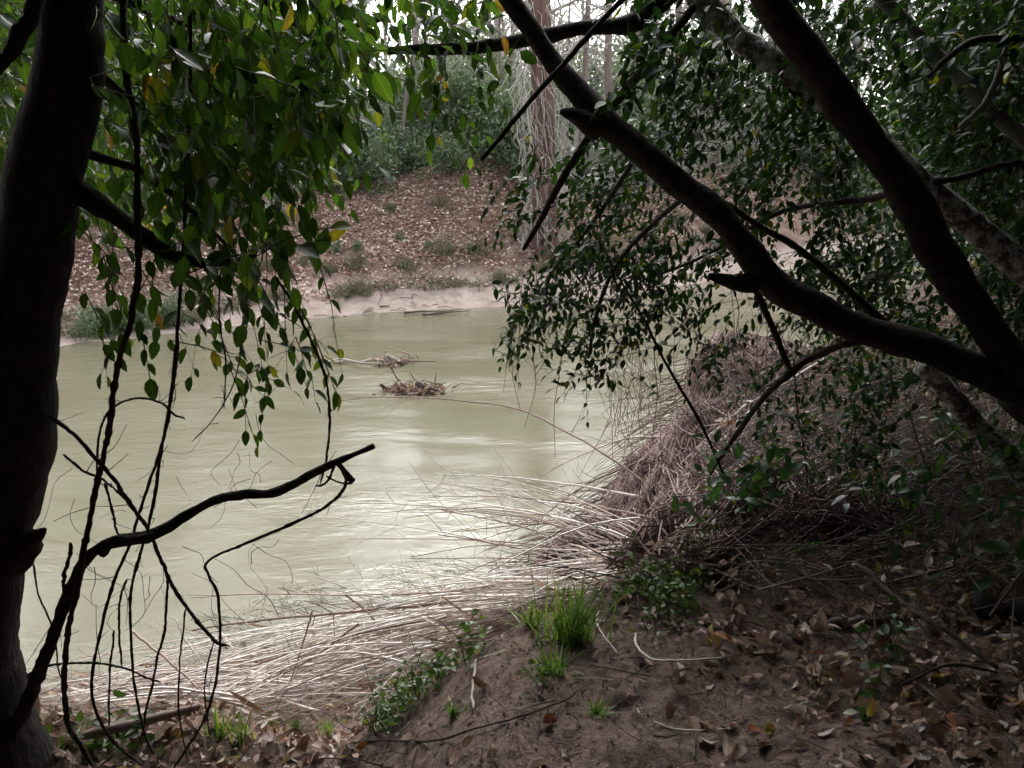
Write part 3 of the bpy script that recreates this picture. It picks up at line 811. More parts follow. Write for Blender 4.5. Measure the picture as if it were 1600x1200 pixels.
# ------------------------------------------------------------------ snags in the river
def snag(name, lab, cx, cy, wood, seed, arms, wad_n, wad_r, leaf_n):
    base = at(cx, cy, 15.2 if cy > 600 else 17.4); base[2] = -.1
    t = thing(name, lab, 'snag', base)
    g = rng_(seed)
    for k, (pts, r) in enumerate(arms):
        C = []
        for px, py, lift in pts:
            p = at(px, py, base[1]); C.append([p[0], base[1] + g.normal(0, .1), lift * .62])
        S = spline(C, 12)
        build('branch', tube(S, np.linspace(r, r * .4, 12), 6, True, .25, seed + k), wood, t)
    st = []
    cx0 = at(wad_r[0], cy, base[1])[0]
    for k in range(wad_n):
        p = np.array([cx0, base[1], 0]) + g.normal(0, 1, 3) * [wad_r[1], .15, .05] + [0, 0, .04]
        d = g.normal(0, 1, 3) * [1, .7, .5]; L = g.uniform(.1, .3)
        st.append(with_rnd(tube([p, p + d * L * .5, p + d * L], [.014, .012, .006], 4, False), g.random()))
    o = build('tangled_twigs', join(st), M['debris'], t); o['kind'] = 'stuff'
    P = np.array([cx0, base[1], .05]) + g.normal(0, 1, (leaf_n, 3)) * [wad_r[1] * 1.2, .16, .03]; P[:, 2] = np.abs(P[:, 2]) + .005
    geo = batch([simple_leaf(.65, .4, .5)], P, frames(g.normal(0, 1, (leaf_n, 3)), np.array([0, 0, 1.]), g, .7), g.uniform(.06, .115, leaf_n), g.random(leaf_n), np.zeros(leaf_n, int))
    o = build('caught_leaves', geo, M['dead_leaf'], t); o['kind'] = 'stuff'
snag('river_snag', 'clump of brown leaves and dark stub caught midstream, nearer of two', 645, 632, M['wet_wood'], 5,
     [([(652, 617, .32), (668, 625, .2), (690, 636, .02)], .06), ([(595, 620, .22), (605, 630, .06), (640, 634, .03)], .035), ([(630, 620, .25), (640, 628, .08), (665, 634, .02)], .03), ([(600, 632, .04), (650, 634, .05), (697, 634, .02)], .05)], 90, (648, .24), 170)
snag('river_snag', 'bleached branches with a root wad breaking the water, farther upstream', 570, 575, M['driftwood'], 6,
     [([(508, 577, .01), (530, 569, .12), (575, 567, .14), (615, 571, .05)], .03), ([(562, 576, .02), (580, 570, .12), (600, 571, .1), (620, 576, .02)], .04), ([(604, 559, .3), (612, 565, .18), (620, 572, .02)], .05), ([(612, 560, .28), (625, 566, .15), (632, 574, .02)], .04), ([(520, 570, .1), (540, 572, .06), (560, 573, .02)], .025)], 55, (617, .16), 60)

# ------------------------------------------------------------------ flood debris hung up on the near bank
g = rng_(400)
RIDGE = np.array([at(880, 872, 8.2), at(960, 785, 8.7), at(1030, 700, 9.3), at(1085, 600, 10.0), at(1130, 532, 10.2), at(1215, 528, 9.6), at(1300, 560, 8.8), at(1400, 640, 7.2)])
FOOT = np.array([ground_hit(886, 885), ground_hit(930, 884), ground_hit(990, 880), ground_hit(1060, 874), ground_hit(1130, 862), ground_hit(1200, 850), ground_hit(1290, 838), ground_hit(1390, 820)])
heap = thing('debris_heap', 'big brown heap of matted flood debris hanging on the near bank', 'debris', FOOT[3])
nr, ns = 60, 26
Rr = spline(RIDGE, nr); Ff = spline(FOOT, nr)
ss = np.linspace(0, 1, ns)
V = []
for i, s in enumerate(ss):
    c = Rr * (1 - s) + Ff * s
    bul = math.sin(s * math.pi) * .28
    c = c + np.array([-.3, -.9, .35]) * bul
    V.append(c)
V = np.array(V)
nn = 2.3 * fbm(V[..., 0] * 1.6 + V[..., 2] * .8, V[..., 1] * 1.6 - V[..., 2], 61)
V = V + nn[..., None] * np.array([-.35, -.5, .25])
back = Rr + np.array([.2, 1.5, -1.8])
V = np.concatenate([back[None], V], 0)
ny = len(V)
i = (np.arange(ny - 1)[:, None] * nr + np.arange(nr - 1)[None])
Q = np.stack([i, i + 1, i + nr + 1, i + nr], -1).reshape(-1, 4)
core = V.reshape(-1, 3)
build('matted_core', (core, [Q], np.full(len(core), .0)), M['debris'], heap)
st = []
for c_ in range(900):
    ac = g.random() ** .8 * (nr - 2); sc_ = g.random() ** 1.1 * .95; dr_ = g.normal(-6, 20); off_ = abs(g.normal(0, .07)); hue = g.random()
    for k in range(int(g.integers(10, 32))):
        a = float(np.clip(ac + g.normal(0, .9), 0, nr - 1)); s0 = np.clip(sc_ + g.normal(0, .03), 0, .97)
        L = g.uniform(.04, .24) * (1.0 if g.random() < .88 else 2.2)
        drift = dr_ + g.normal(0, 9); off = off_ + abs(g.normal(0, .05)) + .005
        q = np.linspace(0, 1, 4); j = 1 + np.minimum(s0 + L * q * .8, 1.0) * (ns - 1); j0 = np.minimum(j.astype(int), ny - 2)
        ii = np.clip(a + drift * q * L, 0, nr - 1).astype(int)
        p = V[j0, ii] * (1 - j + j0)[:, None] + V[j0 + 1, ii] * (j - j0)[:, None]
        p = p + np.array([-.35, -.9, .35]) * (off + .06 * np.sin(q * 3) * g.random())[:, None] + g.normal(0, .03, (4, 3))
        r = g.uniform(.002, .005) * (1.8 if g.random() < .05 else 1)
        st.append(with_rnd(tube(p, [r, r, r, r * .6], 3, False), (hue + g.normal(0, .12)) % 1))
o = build('hanging_strands', join(st), M['debris'], heap); o['kind'] = 'stuff'
# loose fringe combed out over the water to the left of the heap
st = []
for k in range(260):
    px = g.uniform(880, 1010); 
    i0 = g.uniform(0, nr * .45); p = Rr[int(i0)] + g.normal(0, .08, 3) + [0, 0, .03]
    L = g.uniform(.25, .95)
    d = np.array([-.85 + g.normal(0, .2), -.25 + g.normal(0, .35), -.15 + g.normal(0, .22)])
    c = [p + d * L * q + np.array([0, 0, -.28 * L * q * q]) + g.normal(0, .015, 3) for q in (0, .3, .65, 1)]
    for c_ in c: c_[2] = max(c_[2], .02)
    st.append(with_rnd(tube(c, [.006, .005, .004, .002], 3, False), g.random()))
o = build('combed_fringe', join(st), M['debris'], heap); o['kind'] = 'stuff'
# hanging curtain of fine dead strands above the water
st = []
for k in range(60):
    px = g.normal(995, 26); y0 = g.uniform(500, 640); Y = g.uniform(6.8, 7.6); L = g.uniform(40, 150)
    pts = [at(px + g.normal(0, 9) + q * g.normal(3, 12), y0 + L * q, Y) for q in (0, .35, .7, 1)]
    st.append(with_rnd(tube(pts, [.003, .003, .0025, .002], 3, False), g.random()))
o = build('strand_curtain', join(st), M['debris'], heap); o['kind'] = 'stuff'
# pale scraps caught in the heap
for k, (px, py, w_, h_, lab) in enumerate([(983, 822, 5, 22, 'small pale torn scrap caught low in the debris heap'), (1043, 795, 8, 50, 'long pale strip of bleached bark hanging in the debris heap'), (944, 855, 6, 12, 'small light chip lying at the foot of the debris heap')]):
    c = at(px, py, 8.0); sc = 8.2 / FPX
    gg = rng_(k + 9); nzz = 9
    zz = np.linspace(-.5, .5, nzz) * h_ * sc; ww = w_ * sc * (.55 + .45 * gg.random(nzz)) * np.sin(np.linspace(.35, 2.8, nzz))
    dp = gg.normal(0, .01, nzz)
    A = np.stack([c[0] - ww, c[1] - .16 + dp, c[2] + zz], 1); Bm = np.stack([c[0] + 0 * ww, c[1] - .19 + dp, c[2] + zz], 1); Cc = np.stack([c[0] + ww, c[1] - .155 + dp, c[2] + zz], 1)
    D = Bm + [0, .05, 0]
    V4 = np.vstack([A, Bm, Cc, D]); i = np.arange(nzz - 1); Qs = []
    for a_, b_ in ((0, 1), (1, 2), (2, 3), (3, 0)):
        Qs.append(np.stack([i + a_ * nzz, i + b_ * nzz, i + 1 + b_ * nzz, i + 1 + a_ * nzz], 1))
    o = build('pale_scrap', (V4, [np.vstack(Qs)], np.full(len(V4), .99)), M['cane']); tag(o, lab, 'scrap')

# ------------------------------------------------------------------ canes
def cane_geo(C, r0, r1, seed, twigs=0, sides=5, n=18):
    g = rng_(seed)
    S = spline(C, n)
    S[1:-1] += g.normal(0, .0025, (n - 2, 3))
    R = np.linspace(r0, r1, n)
    geos = [tube(S, R, sides, True)]
    for k in range(twigs):
        i = int(g.uniform(.3, .98) * (n - 1)); p = S[i]
        d = S[min(i + 1, n - 1)] - S[max(i - 1, 0)]; d = d / (np.linalg.norm(d) + 1e-6)
        d2 = d * .8 + g.normal(0, .6, 3) + [0, 0, .1]; L = g.uniform(.08, .3)
        geos.append(tube([p, p + d2 * L * .5 + g.normal(0, .01, 3), p + d2 * L], [r1 * .7, r1 * .5, r1 * .3], 3, False))
    return join(geos)
BIG = [([(1112, 847), (1050, 787), (955, 716), (885, 675), (800, 637), (675, 622), (595, 620), (525, 626)], 6.6, 9.4, 3.2, 'dark_cane', 'long dark arching cane passing in front of the nearer river snag'),
       ([(1135, 815), (1025, 782), (910, 760), (800, 746), (680, 741)], 6.6, 8.4, 3.6, 'cane', 'straight cane reaching left over the water in front of the debris heap'),
       ([(1025, 861), (900, 815), (800, 799), (650, 789), (565, 786), (475, 798)], 6.8, 8.6, 2.8, 'cane', 'long pale drooping cane with tip far out over the river'),
       ([(995, 890), (900, 852), (800, 819), (690, 797)], 6.6, 7.8, 2.6, 'dark_cane', 'thin brown cane just below the pale drooping cane'),
       ([(1025, 897), (920, 875), (800, 854), (685, 835)], 6.2, 7.2, 2.8, 'dark_cane', 'short brown cane pointing left over the bright water'),
       ([(1290, 560), (1200, 615), (1157, 640), (1105, 685), (1032, 760)], 5.9, 6.2, 3.4, 'cane', 'bright bleached cane slanting down across the debris heap'),
       ([(1200, 628), (1150, 660), (1080, 735), (1020, 800)], 5.8, 6.1, 2.4, 'cane', 'second thinner bleached cane slanting across the debris heap'),
       ([(1012, 716), (920, 755), (855, 802), (832, 828)], 7.9, 7.6, 2.2, 'dark_cane', 'brown cane bowing down into the water left of the debris heap'),
       ([(1060, 684), (980, 685), (907, 712), (845, 743)], 8.4, 8.2, 2.0, 'cane', 'thin pale cane bowing to the water beyond the brown one'),
       ([(1215, 826), (1150, 840), (1050, 857), (925, 876), (800, 897), (690, 915)], 5.6, 6.4, 3.2, 'cane', 'pale cane lying at the foot of the debris heap'),
       ([(1180, 868), (1000, 885), (860, 900), (700, 924), (555, 930), (400, 928), (300, 934)], 5.8, 6.6, 3.0, 'dark_cane', 'long nearly level cane along the upper edge of the cane pile'),
       ([(1080, 905), (900, 925), (760, 936), (620, 950), (480, 962), (400, 970), (300, 985)], 5.6, 6.2, 5.0, 'dark_cane', 'thickest brown stem lying in the cane pile'),
       ([(1000, 935), (820, 955), (650, 965), (520, 980), (400, 992), (250, 1030)], 5.2, 5.8, 3.6, 'cane', 'pale bowed cane under the thick brown stem'),
       ([(560, 975), (500, 1020), (430, 1060), (370, 1090)], 4.6, 5.0, 3.0, 'dark_cane', 'dark stick rising to the right out of the cane pile'),
       ([(488, 955), (475, 1000), (455, 1060), (430, 1110)], 4.4, 4.6, 2.0, 'dark_cane', 'thin upright stalk left of the dark stick in the cane pile'),
       ([(540, 928), (572, 955), (600, 985), (620, 992)], 5.8, 5.8, 2.6, 'dark_cane', 'short crooked stick across the upper cane pile'),
       ([(418, 915), (412, 945), (403, 985)], 6.2, 6.2, 1.8, 'cane', 'lone white upright cane standing in the shallow water'),
       ([(205, 985), (260, 1030), (320, 1085), (375, 1140)], 4.8, 4.4, 3.2, 'dark_cane', 'brown cane slanting down behind the hanging vines'),
       ([(125, 1068), (200, 1085), (250, 1120), (262, 1150)], 4.6, 4.2, 4.0, 'dark_cane', 'bent brown stem low behind the hanging vines'),
       ([(275, 968), (290, 1000), (320, 1040), (370, 1080)], 5.4, 5.2, 1.8, 'cane', 'white bowed twig behind the hanging vines')]
for k, (pts, Y0, Y1, rpx, mt, lab) in enumerate(BIG):
    n = len(pts); C = [at(a, b, Y0 + (Y1 - Y0) * i / (n - 1)) for i, (a, b) in enumerate(pts)]
    r = rpx / 2 * (Y0 + .6) / FPX
    r *= 1.45
    o = build('cane', cane_geo(C, r, r * .5, 500 + k, 9 if n > 3 else 3, 6, 26), M[mt], origin=C[0])
    tag(o, lab, 'cane', 'fallen canes on the near shore')
g = rng_(425)
for k in range(30):
    bx_, by_ = g.uniform(900, 1120), g.uniform(815, 905)
    tx, ty = bx_ - g.uniform(180, 480), by_ - g.uniform(-25, 110)
    Y0 = g.uniform(5.8, 7.0); Y1 = Y0 + g.uniform(.2, 1.4)
    up = g.uniform(6, 30)
    pts = [(bx_ + (tx - bx_) * q, by_ + (ty - by_) * q - up * 4 * q * (1 - q)) for q in (0, .3, .6, 1)]
    C = [at(a, b, Y0 + (Y1 - Y0) * i / 3) for i, (a, b) in enumerate(pts)]
    r = g.uniform(.004, .0085); dark = g.random() < .6
    o = build('cane', cane_geo(C, r, r * .4, 560 + k, int(g.integers(3, 10)), 5, 20), M['dark_cane' if dark else 'cane'], origin=C[0])
    tag(o, '%s %s cane arching out over the water, %s' % ('thin' if r < .006 else 'stout', 'brown' if dark else 'bleached', 'tip toward the open middle' if tx < 640 else 'tip close to the debris heap'), 'cane', 'fallen canes on the near shore')
# the pile: each cane on its own
g = rng_(430)
UP = np.array([[60, 1050], [300, 1020], [480, 955], [650, 910], [800, 895], [1000, 870], [1200, 850]])
LO = np.array([[60, 1140], [300, 1128], [480, 1120], [600, 1090], [740, 1000], [1000, 950], [1200, 900]])
def pile_point(px, v, lift):
    u_ = np.interp(px, UP[:, 0], UP[:, 1]); l_ = np.interp(px, LO[:, 0], LO[:, 1])
    q_ = u_ * (1 - v) + l_ * v
    p = ground_hit(px, q_, lift)
    ym = float(np.interp(p[0], CREST_X, CREST_Y)) + 1.1
    return p if p[1] > ym else at(px, q_, ym + .2)
npile = 120
for k in range(npile + 60):
    Lp = g.uniform(180, 560)
    x0 = g.uniform(330, 1210) if k % 3 else g.uniform(700, 1210); x1 = max(x0 - Lp, 40)
    v0 = g.beta(1.7, 1.2); v1 = np.clip(v0 + g.normal(.05, .22), -.12, 1)
    lift = g.uniform(.03, .3)
    C = [pile_point(x0, v0, lift * .5)]
    for q in (.33, .66):
        C.append(pile_point(x0 + (x1 - x0) * q, v0 + (v1 - v0) * q, lift * (1.2 if q < .5 else 1.0)))
    C.append(pile_point(x1, v1, lift * g.uniform(.2, 1.0)))
    C = np.array(C)
    # keep a straight chord with a slight bow rather than following the ground
    t_ = np.array([0, .33, .66, 1])[:, None]; ch = C[0] * (1 - t_) + C[-1] * t_
    bow = np.array([0, 1, 1, 0])[:, None] * np.array([0, g.normal(0, .06), g.uniform(.02, .13)])
    C = ch + bow
    e_ = spline(C, 9); need = np.maximum(np.maximum(hq(e_[:, 0], e_[:, 1]), 0) + .02 - e_[:, 2], 0).max()
    if need > .35: continue
    C[:, 2] += need * np.array([.75, 1, 1, .75])
    r = g.uniform(.0035, .0095)
    dark = g.random() < .12
    o = build('cane', cane_geo(C, r, r * .45, 900 + k, int(g.integers(0, 5)), 5, 12), M['dark_cane' if dark else 'cane'], origin=C[0])
    xm = (x0 + x1) / 2
    tag(o, '%s %s cane in the flattened pile, %s, %s' % ('thin' if r < .006 else ('stout' if r > .009 else 'medium'), 'brown' if dark else 'bleached', 'behind the vines' if xm < 360 else ('in the open middle' if xm < 640 else ('behind the ivy crest' if xm < 850 else 'below the debris heap')), 'at the water edge' if v0 < .33 else ('half way up' if v0 < .66 else 'nearest the bank')), 'cane', 'fallen canes on the near shore')
# finer stalks and shreds between them
st = []
for k in range(1100):
    px = g.uniform(50, 1230); v = g.beta(2.2, 1.1)
    p = pile_point(px, v, g.uniform(.0, .12)); L = g.uniform(.2, .9)
    az = math.pi + g.normal(.12, .28); d = np.array([math.cos(az), math.sin(az), g.normal(0, .12)])
    c = np.array([p, p + d * L * .5 + g.normal(0, .02, 3), p + d * L])
    c[:, 2] = np.maximum(c[:, 2], np.maximum(hq(c[:, 0], c[:, 1]), 0) + .01)
    r = g.uniform(.0018, .0042)
    st.append(with_rnd(tube(c, [r, r, r * .6], 3, False), g.random()))
o = build('cane_litter', join(st), M['cane'], origin=(0, 6, 0)); tag(o, 'fine pale shreds and stalks between the fallen canes', None, None, 'stuff')
# torn reed blades and leaf scraps in the pile
n = 600; P = np.array([pile_point(g.uniform(60, 1220), g.beta(2, 1.1), g.uniform(.02, .12)) for _ in range(n)])
X = np.stack([-np.ones(n), g.normal(0, .6, n), g.normal(0, .25, n)], 1)
geo = batch([leaf_template(.07, .3, .4, stalk=False), leaf_template(.12, .3, -.4, twist=.8, stalk=False), leaf_template(.45, .5, .8, twist=1)], P, frames(X, np.array([0, 0, 1.]), g, .6), np.where(np.arange(n) % 3 == 2, .07, g.uniform(.12, .35, n)), g.random(n), np.arange(n) % 3)
o = build('reed_scraps', geo, M['dead_leaf'], origin=(0, 6, 0)); tag(o, 'torn dry blades and leaf scraps caught in the cane pile', None, None, 'stuff')
# thin twiggy stalks standing over the water edge
st = []
for k in range(120):
    px = g.uniform(330, 1000); py = np.interp(px, UP[:, 0], UP[:, 1]) + g.uniform(-30, 40)
    p = ground_hit(px, py, .05); L = g.uniform(.15, .5); az = math.pi + g.normal(0, .7)
    d = np.array([math.cos(az), math.sin(az) * .5, g.uniform(.05, .5)])
    c = [p, p + d * L * .5 + g.normal(0, .02, 3), p + d * L + np.array([0, 0, -.12 * L])]
    rr = g.random(); st.append(with_rnd(tube(c, [.003, .0025, .0015], 3, False), rr))
    for q in range(4):
        s = g.uniform(.3, 1); pp = p + d * L * s; d2 = d + g.normal(0, .7, 3)
        st.append(with_rnd(tube([pp, pp + d2 * L * .1, pp + d2 * L * .2], [.0018, .0015, .001], 3, False), rr))
o = build('dry_weeds', join(st), M['brush'], origin=(0, 6.5, 0)); tag(o, 'thin dry weed stalks at the water edge', None, None, 'stuff')
# pale fallen log behind the vines
C = spline([ground_hit(128, 1150, .06), ground_hit(180, 1138, .08), ground_hit(245, 1122, .1), ground_hit(312, 1103, .1)], 16)
o = build('fallen_log', tube(C, np.array([.012, .018, .019, .021, .019, .02, .019, .018, .019, .017, .016, .017, .015, .015, .013, .011]), 9, True, .5, 4), M['dark_cane']); tag(o, 'pale fallen log lying behind the hanging vines at lower left', 'log')

# ------------------------------------------------------------------ near ground: litter, grass, ivy, sticks
g = rng_(450)
dead_tpl = [leaf_template(.5, .5, .7, stalk=True, twist=.9), leaf_template(.42, -.5, -.8, twist=1.2), leaf_template(.62, .8, 1.1, twist=1.4), leaf_template(.38, .3, .6, twist=-1.6)]
n = 76000
x = g.uniform(-3.2, 5.2, n); y = g.uniform(1.5, 8.0, n)
yc = np.interp(x, CREST_X, CREST_Y)
dens = .9 * sstep(.25, 1.15, x + .35 * fbm(x * 1.2, y * 1.2, 71) + .25 * (y - 2.6)) + .75 * sstep(-.35, -.8, x) * sstep(2.0, 2.3, y) + .035
dens = dens * sstep(.9, .0, y - yc) + .25 * (y - yc > 0)
dens *= .35 + 1.1 * sstep(-.12, .1, fbm(x * 2.5, y * 2.5, 73))
keep = (g.random(n) < dens) & (y < np.interp(x, SHORE_X, SHORE_Y))
x, y = x[keep], y[keep]; n = len(x)
P = np.stack([x, y, height(x, y) + g.uniform(.003, .03, n)], 1)
X = g.normal(0, 1, (n, 3)) * [1, 1, .3]
Rl = frames(X, np.array([0, 0, 1.]), g, .55)
S = g.uniform(.024, .055, n) * (1 + .5 * (g.random(n) < .12)) * np.where(g.random(n) < .3, .5, 1); rv = g.random(n); pk = g.integers(0, 4, n)
px, py, dd = pix(P)
inv = (px > 5) & (px < 1595) & (py < 1195) & (py > 800) & (dd > 0)
score = np.where(inv, S / dd, 0) * (py > 900)
top = np.argsort(-score)[:280]
mask = np.ones(n, bool); mask[top] = False
o = build('leaf_litter', batch(dead_tpl, P[mask], Rl[mask], S[mask], rv[mask], pk[mask]), M['dead_leaf'], origin=(0, 3, 2)); tag(o, 'dead brown leaves covering the near bank', None, None, 'stuff')
kinds = [('brown', [(0, (.10, .055, .038)), (1, (.2, .115, .08))]), ('tan', [(0, (.26, .18, .135)), (1, (.38, .28, .225))]), ('greyish', [(0, (.27, .22, .2)), (1, (.42, .36, .34))]), ('yellow', [(0, (.44, .32, .05)), (1, (.5, .42, .09))]), ('rusty', [(0, (.25, .085, .035)), (1, (.3, .13, .05))])]
kmesh = {}
for nm, stops in kinds:
    mm = leaf_material('fallen_leaf_' + nm, stops, (1.1, 1, .8), .2, .6, .3, .3)
    kmesh[nm] = [new_mesh('fallen_leaf', T, F, mm, np.stack([np.zeros(len(T)), mid_of(T)], 1)) for T, F in dead_tpl]
kp = g.choice(5, len(top), p=[.42, .32, .18, .04, .04])
for q, k in enumerate(top):
    nm = kinds[kp[q]][0]
    o = link('fallen_leaf', kmesh[nm][pk[k]])
    o.matrix_world = mat_of(Rl[k], P[k], S[k] * 1.12)
    where = 'on the shaded right of the near bank' if x[k] > .35 else ('near the trunk at lower left' if x[k] < -.3 else 'on the bare soil of the bank')
    if x[k] > .35:
        where = 'at the foot of the brushwood' if py[k] < 985 else ('near the right edge of the litter' if px[k] > 1470 else ('in the lower right foreground' if py[k] > 1120 else ('at the edge of the bare soil' if px[k] < 1180 else 'around the dark diagonal branch')))
    tag(o, '%s %s fallen leaf lying %s' % ('small' if S[k] < .055 else ('large' if S[k] > .072 else 'middling'), nm, where), 'leaf', 'fallen leaves on the near bank')
# a few singular ones
for px_, py_, s, nm, lab in [(848, 1130, .05, 'rusty', 'curled rusty leaf alone on the bare soil in the foreground'), (1195, 1145, .05, 'yellow', 'pale yellow leaf right of the bare soil in the foreground'), (1510, 945, .07, 'yellow', 'yellow leaf lying beside the dark log at right'), (1270, 990, .07, 'tan', 'large tan leaf on the path edge right of the bare soil'), (760, 1185, .045, 'tan', 'tan leaf at the foot of the soil face in front')]:
    p = ground_hit(px_, py_, .012)
    o = link('fallen_leaf', kmesh[nm][2]); o.matrix_world = mat_of(frames(np.array([[1, .4, .2]]), np.array([0, -.4, 1.]), g, .1)[0], p, s)
    tag(o, lab, 'leaf', 'fallen leaves on the near bank')
# crumbs, twigs and clods of the soil
st = []
for k in range(2600):
    x_ = g.uniform(-2.4, 4.2); y_ = g.uniform(1.8, 5.6)
    L = g.uniform(.02, .14) * (2 if g.random() < .1 else 1); az = g.random() * 6.283
    d = np.array([math.cos(az), math.sin(az), g.normal(0, .1)])
    p = np.array([x_, y_, float(hq(x_, y_)) + .006])
    e = p + d * L; e[2] = max(e[2], float(hq(e[0], e[1])) + .004); m_ = (p + e) / 2 + g.normal(0, .006, 3); m_[2] += .004
    r = g.uniform(.0008, .003)
    st.append(with_rnd(tube([p, m_, e], [r, r, r * .6], 3, False), g.random()))
o = build('twig_litter', join(st), M['brush'], origin=(0, 3, 2)); tag(o, 'small broken twigs strewn over the soil', None, None, 'stuff')
cl = []
ico = np.array([[0, 0, 1], [.9, 0, .2], [.2, .9, .1], [-.8, .5, .2], [-.7, -.6, .1], [.4, -.9, .2], [0, 0, -.6]], float)
icf = np.array([[0, 1, 2], [0, 2, 3], [0, 3, 4], [0, 4, 5], [0, 5, 1], [6, 2, 1], [6, 3, 2], [6, 4, 3], [6, 5, 4], [6, 1, 5]])
n = 5000; x = g.normal(-.05, .8, n); y = g.uniform(1.8, 4.2, n)
P = np.stack([x, y, height(x, y) + .002], 1)
geo = batch([(ico, [icf])], P, frames(g.normal(0, 1, (n, 3)), np.array([0, 0, 1.]), g, .8), g.uniform(.0015, .0055, n) * (1 + 1.3 * (g.random(n) < .03)), g.random(n), np.zeros(n, int))
o = build('soil_clods', geo, M['soil'], origin=(0, 3, 2), smooth=False); tag(o, 'crumbs and clods of brown soil', None, None, 'stuff')

def tuft(name, lab, px, py, n, L, spread, seed, mat='grass', wid=.004):
    b = ground_hit(px, py); g = rng_(seed)
    t = thing(name, lab, 'grass', b, 'grass tufts on the near bank')
    Vs = []; Qs = []; Rs = []; o_ = 0
    for k in range(n):
        az = g.random() * 6.283; tl = abs(g.normal(0, spread)); l = L * g.uniform(.45, 1.1)
        d = np.array([math.cos(az) * math.sin(tl), math.sin(az) * math.sin(tl), math.cos(tl)])
        p = b + np.array([g.normal(0, .03) * L * 4, g.normal(0, .02) * L * 4, 0]); p[2] = float(hq(p[0], p[1])) - .01
        side = np.array([-math.sin(az + .8), math.cos(az + .8), 0]); w_ = wid * g.uniform(.6, 1.2)
        q = np.array([0, .35, .7, 1]); c = p + d * l * q[:, None] + np.array([d[0], d[1], -.5]) * (.45 * l * q ** 2.2)[:, None]
        ww = np.array([1, .9, .6, .08]) * w_
        Vs.append(np.vstack([c - side * ww[:, None], c + side * ww[:, None]])); i = np.arange(3)
        Qs.append(np.stack([i, i + 1, i + 5, i + 4], 1) + o_); o_ += 8; Rs.append(np.full(8, g.random()))
    o = build('blades', (np.vstack(Vs), [np.vstack(Qs)], np.concatenate(Rs)), M[mat], t); o['kind'] = 'stuff'
for a in [('grass_tuft', 'tallest bright green grass tuft on the bank crest', 893, 1005, 130, .34, .32, 1), ('grass_tuft', 'small grass tuft in front of the tall one on the crest', 868, 1055, 40, .16, .6, 2),
          ('grass_tuft', 'upright grass tuft at lower left beside a dark stick', 513, 1150, 26, .2, .25, 3), ('grass_tuft', 'leftmost short grass tuft beyond the vines', 345, 1152, 26, .16, .2, 4),
          ('grass_tuft', 'thin grass tuft second from the hanging vines', 378, 1160, 24, .2, .22, 5), ('grass_tuft', 'grass tuft in the middle of the lower left row', 425, 1135, 40, .17, .35, 6),
          ('grass_tuft', 'small weedy tuft hanging on the soil face', 712, 1118, 30, .09, .6, 7), ('grass_tuft', 'low dark green tuft on the bare soil slope', 935, 1115, 40, .07, .8, 8),
          ('grass_tuft', 'short grass tuft left of the tall one', 830, 975, 40, .14, .5, 9), ('grass_tuft', 'grass tuft at the foot of the ivy', 462, 1140, 30, .15, .4, 10)]:
    tuft(*a)
def leaf_patch(name, lab, pts, n, size, seed, mat='ivy_leaf', hmax=.14, cat='ground cover', grp='green ground cover on the near bank'):
    g = rng_(seed); b = ground_hit(*pts[0])
    t = thing(name, lab, cat, b, grp)
    P = []; st = []
    for k in range(n):
        i = g.integers(0, len(pts) - 1) if len(pts) > 1 else 0; f = g.random()
        a = pts[i]; c = pts[min(i + 1, len(pts) - 1)]
        q = ground_hit(a[0] * (1 - f) + c[0] * f + g.normal(0, 16), a[1] * (1 - f) + c[1] * f + g.normal(0, 11))
        hh = abs(g.normal(0, .5)) * hmax
        P.append(q + [0, 0, hh])
        if k % 9 == 0: st.append(tube([q, q + g.normal(0, .02, 3) + [0, 0, hh * .6], q + g.normal(0, .05, 3) + [0, 0, hh * 1.2]], [.002, .0018, .001], 3, False))
    P = np.array(P)
    geo = batch([leaf_template(.7, .2, .3), leaf_template(.5, .2, .5)], P, frames(g.normal(0, 1, (n, 3)) * [1, 1, .5], np.array([0, -.4, 1.]), g, .5), g.uniform(.6, 1.2, n) * size, g.random(n), g.integers(0, 2, n))
    o = build('leaves', geo, M[mat], t); o['kind'] = 'stuff'
    o = build('runners', join(st), M['vine'], t); o['kind'] = 'stuff'
leaf_patch('ivy_patch', 'green ivy creeping down the crest of the soil bank', [(745, 985), (705, 1015), (670, 1050), (640, 1085)], 1300, .03, 1)
leaf_patch('ivy_patch', 'pale green creeper at the foot of the soil bank', [(640, 1085), (612, 1115), (588, 1140)], 520, .026, 2)
leaf_patch('ivy_patch', 'green leafy patch among the litter right of the tall grass', [(1005, 945), (1040, 935), (1080, 950), (1015, 985)], 260, .03, 3)
leaf_patch('ivy_patch', 'green leafy patch behind the tall grass at the cane pile', [(960, 930), (1010, 915), (1075, 915)], 200, .028, 4)
leaf_patch('ivy_patch', 'low weeds at the bottom left beside the trunk', [(100, 1170), (150, 1180), (200, 1160), (230, 1165)], 110, .045, 5)
leaf_patch('ivy_patch', 'dark weeds in the litter at lower right', [(1395, 1000), (1385, 1030), (1350, 1130)], 60, .04, 6, 'shade_leaf')
leaf_patch('ivy_patch', 'small weed below the tall grass on the soil slope', [(850, 1060), (840, 1080)], 45, .02, 7)
leaf_patch('ivy_patch', 'green leaves around the fallen cane tips near the debris heap', [(1120, 850), (1095, 870), (1100, 900)], 110, .03, 8)
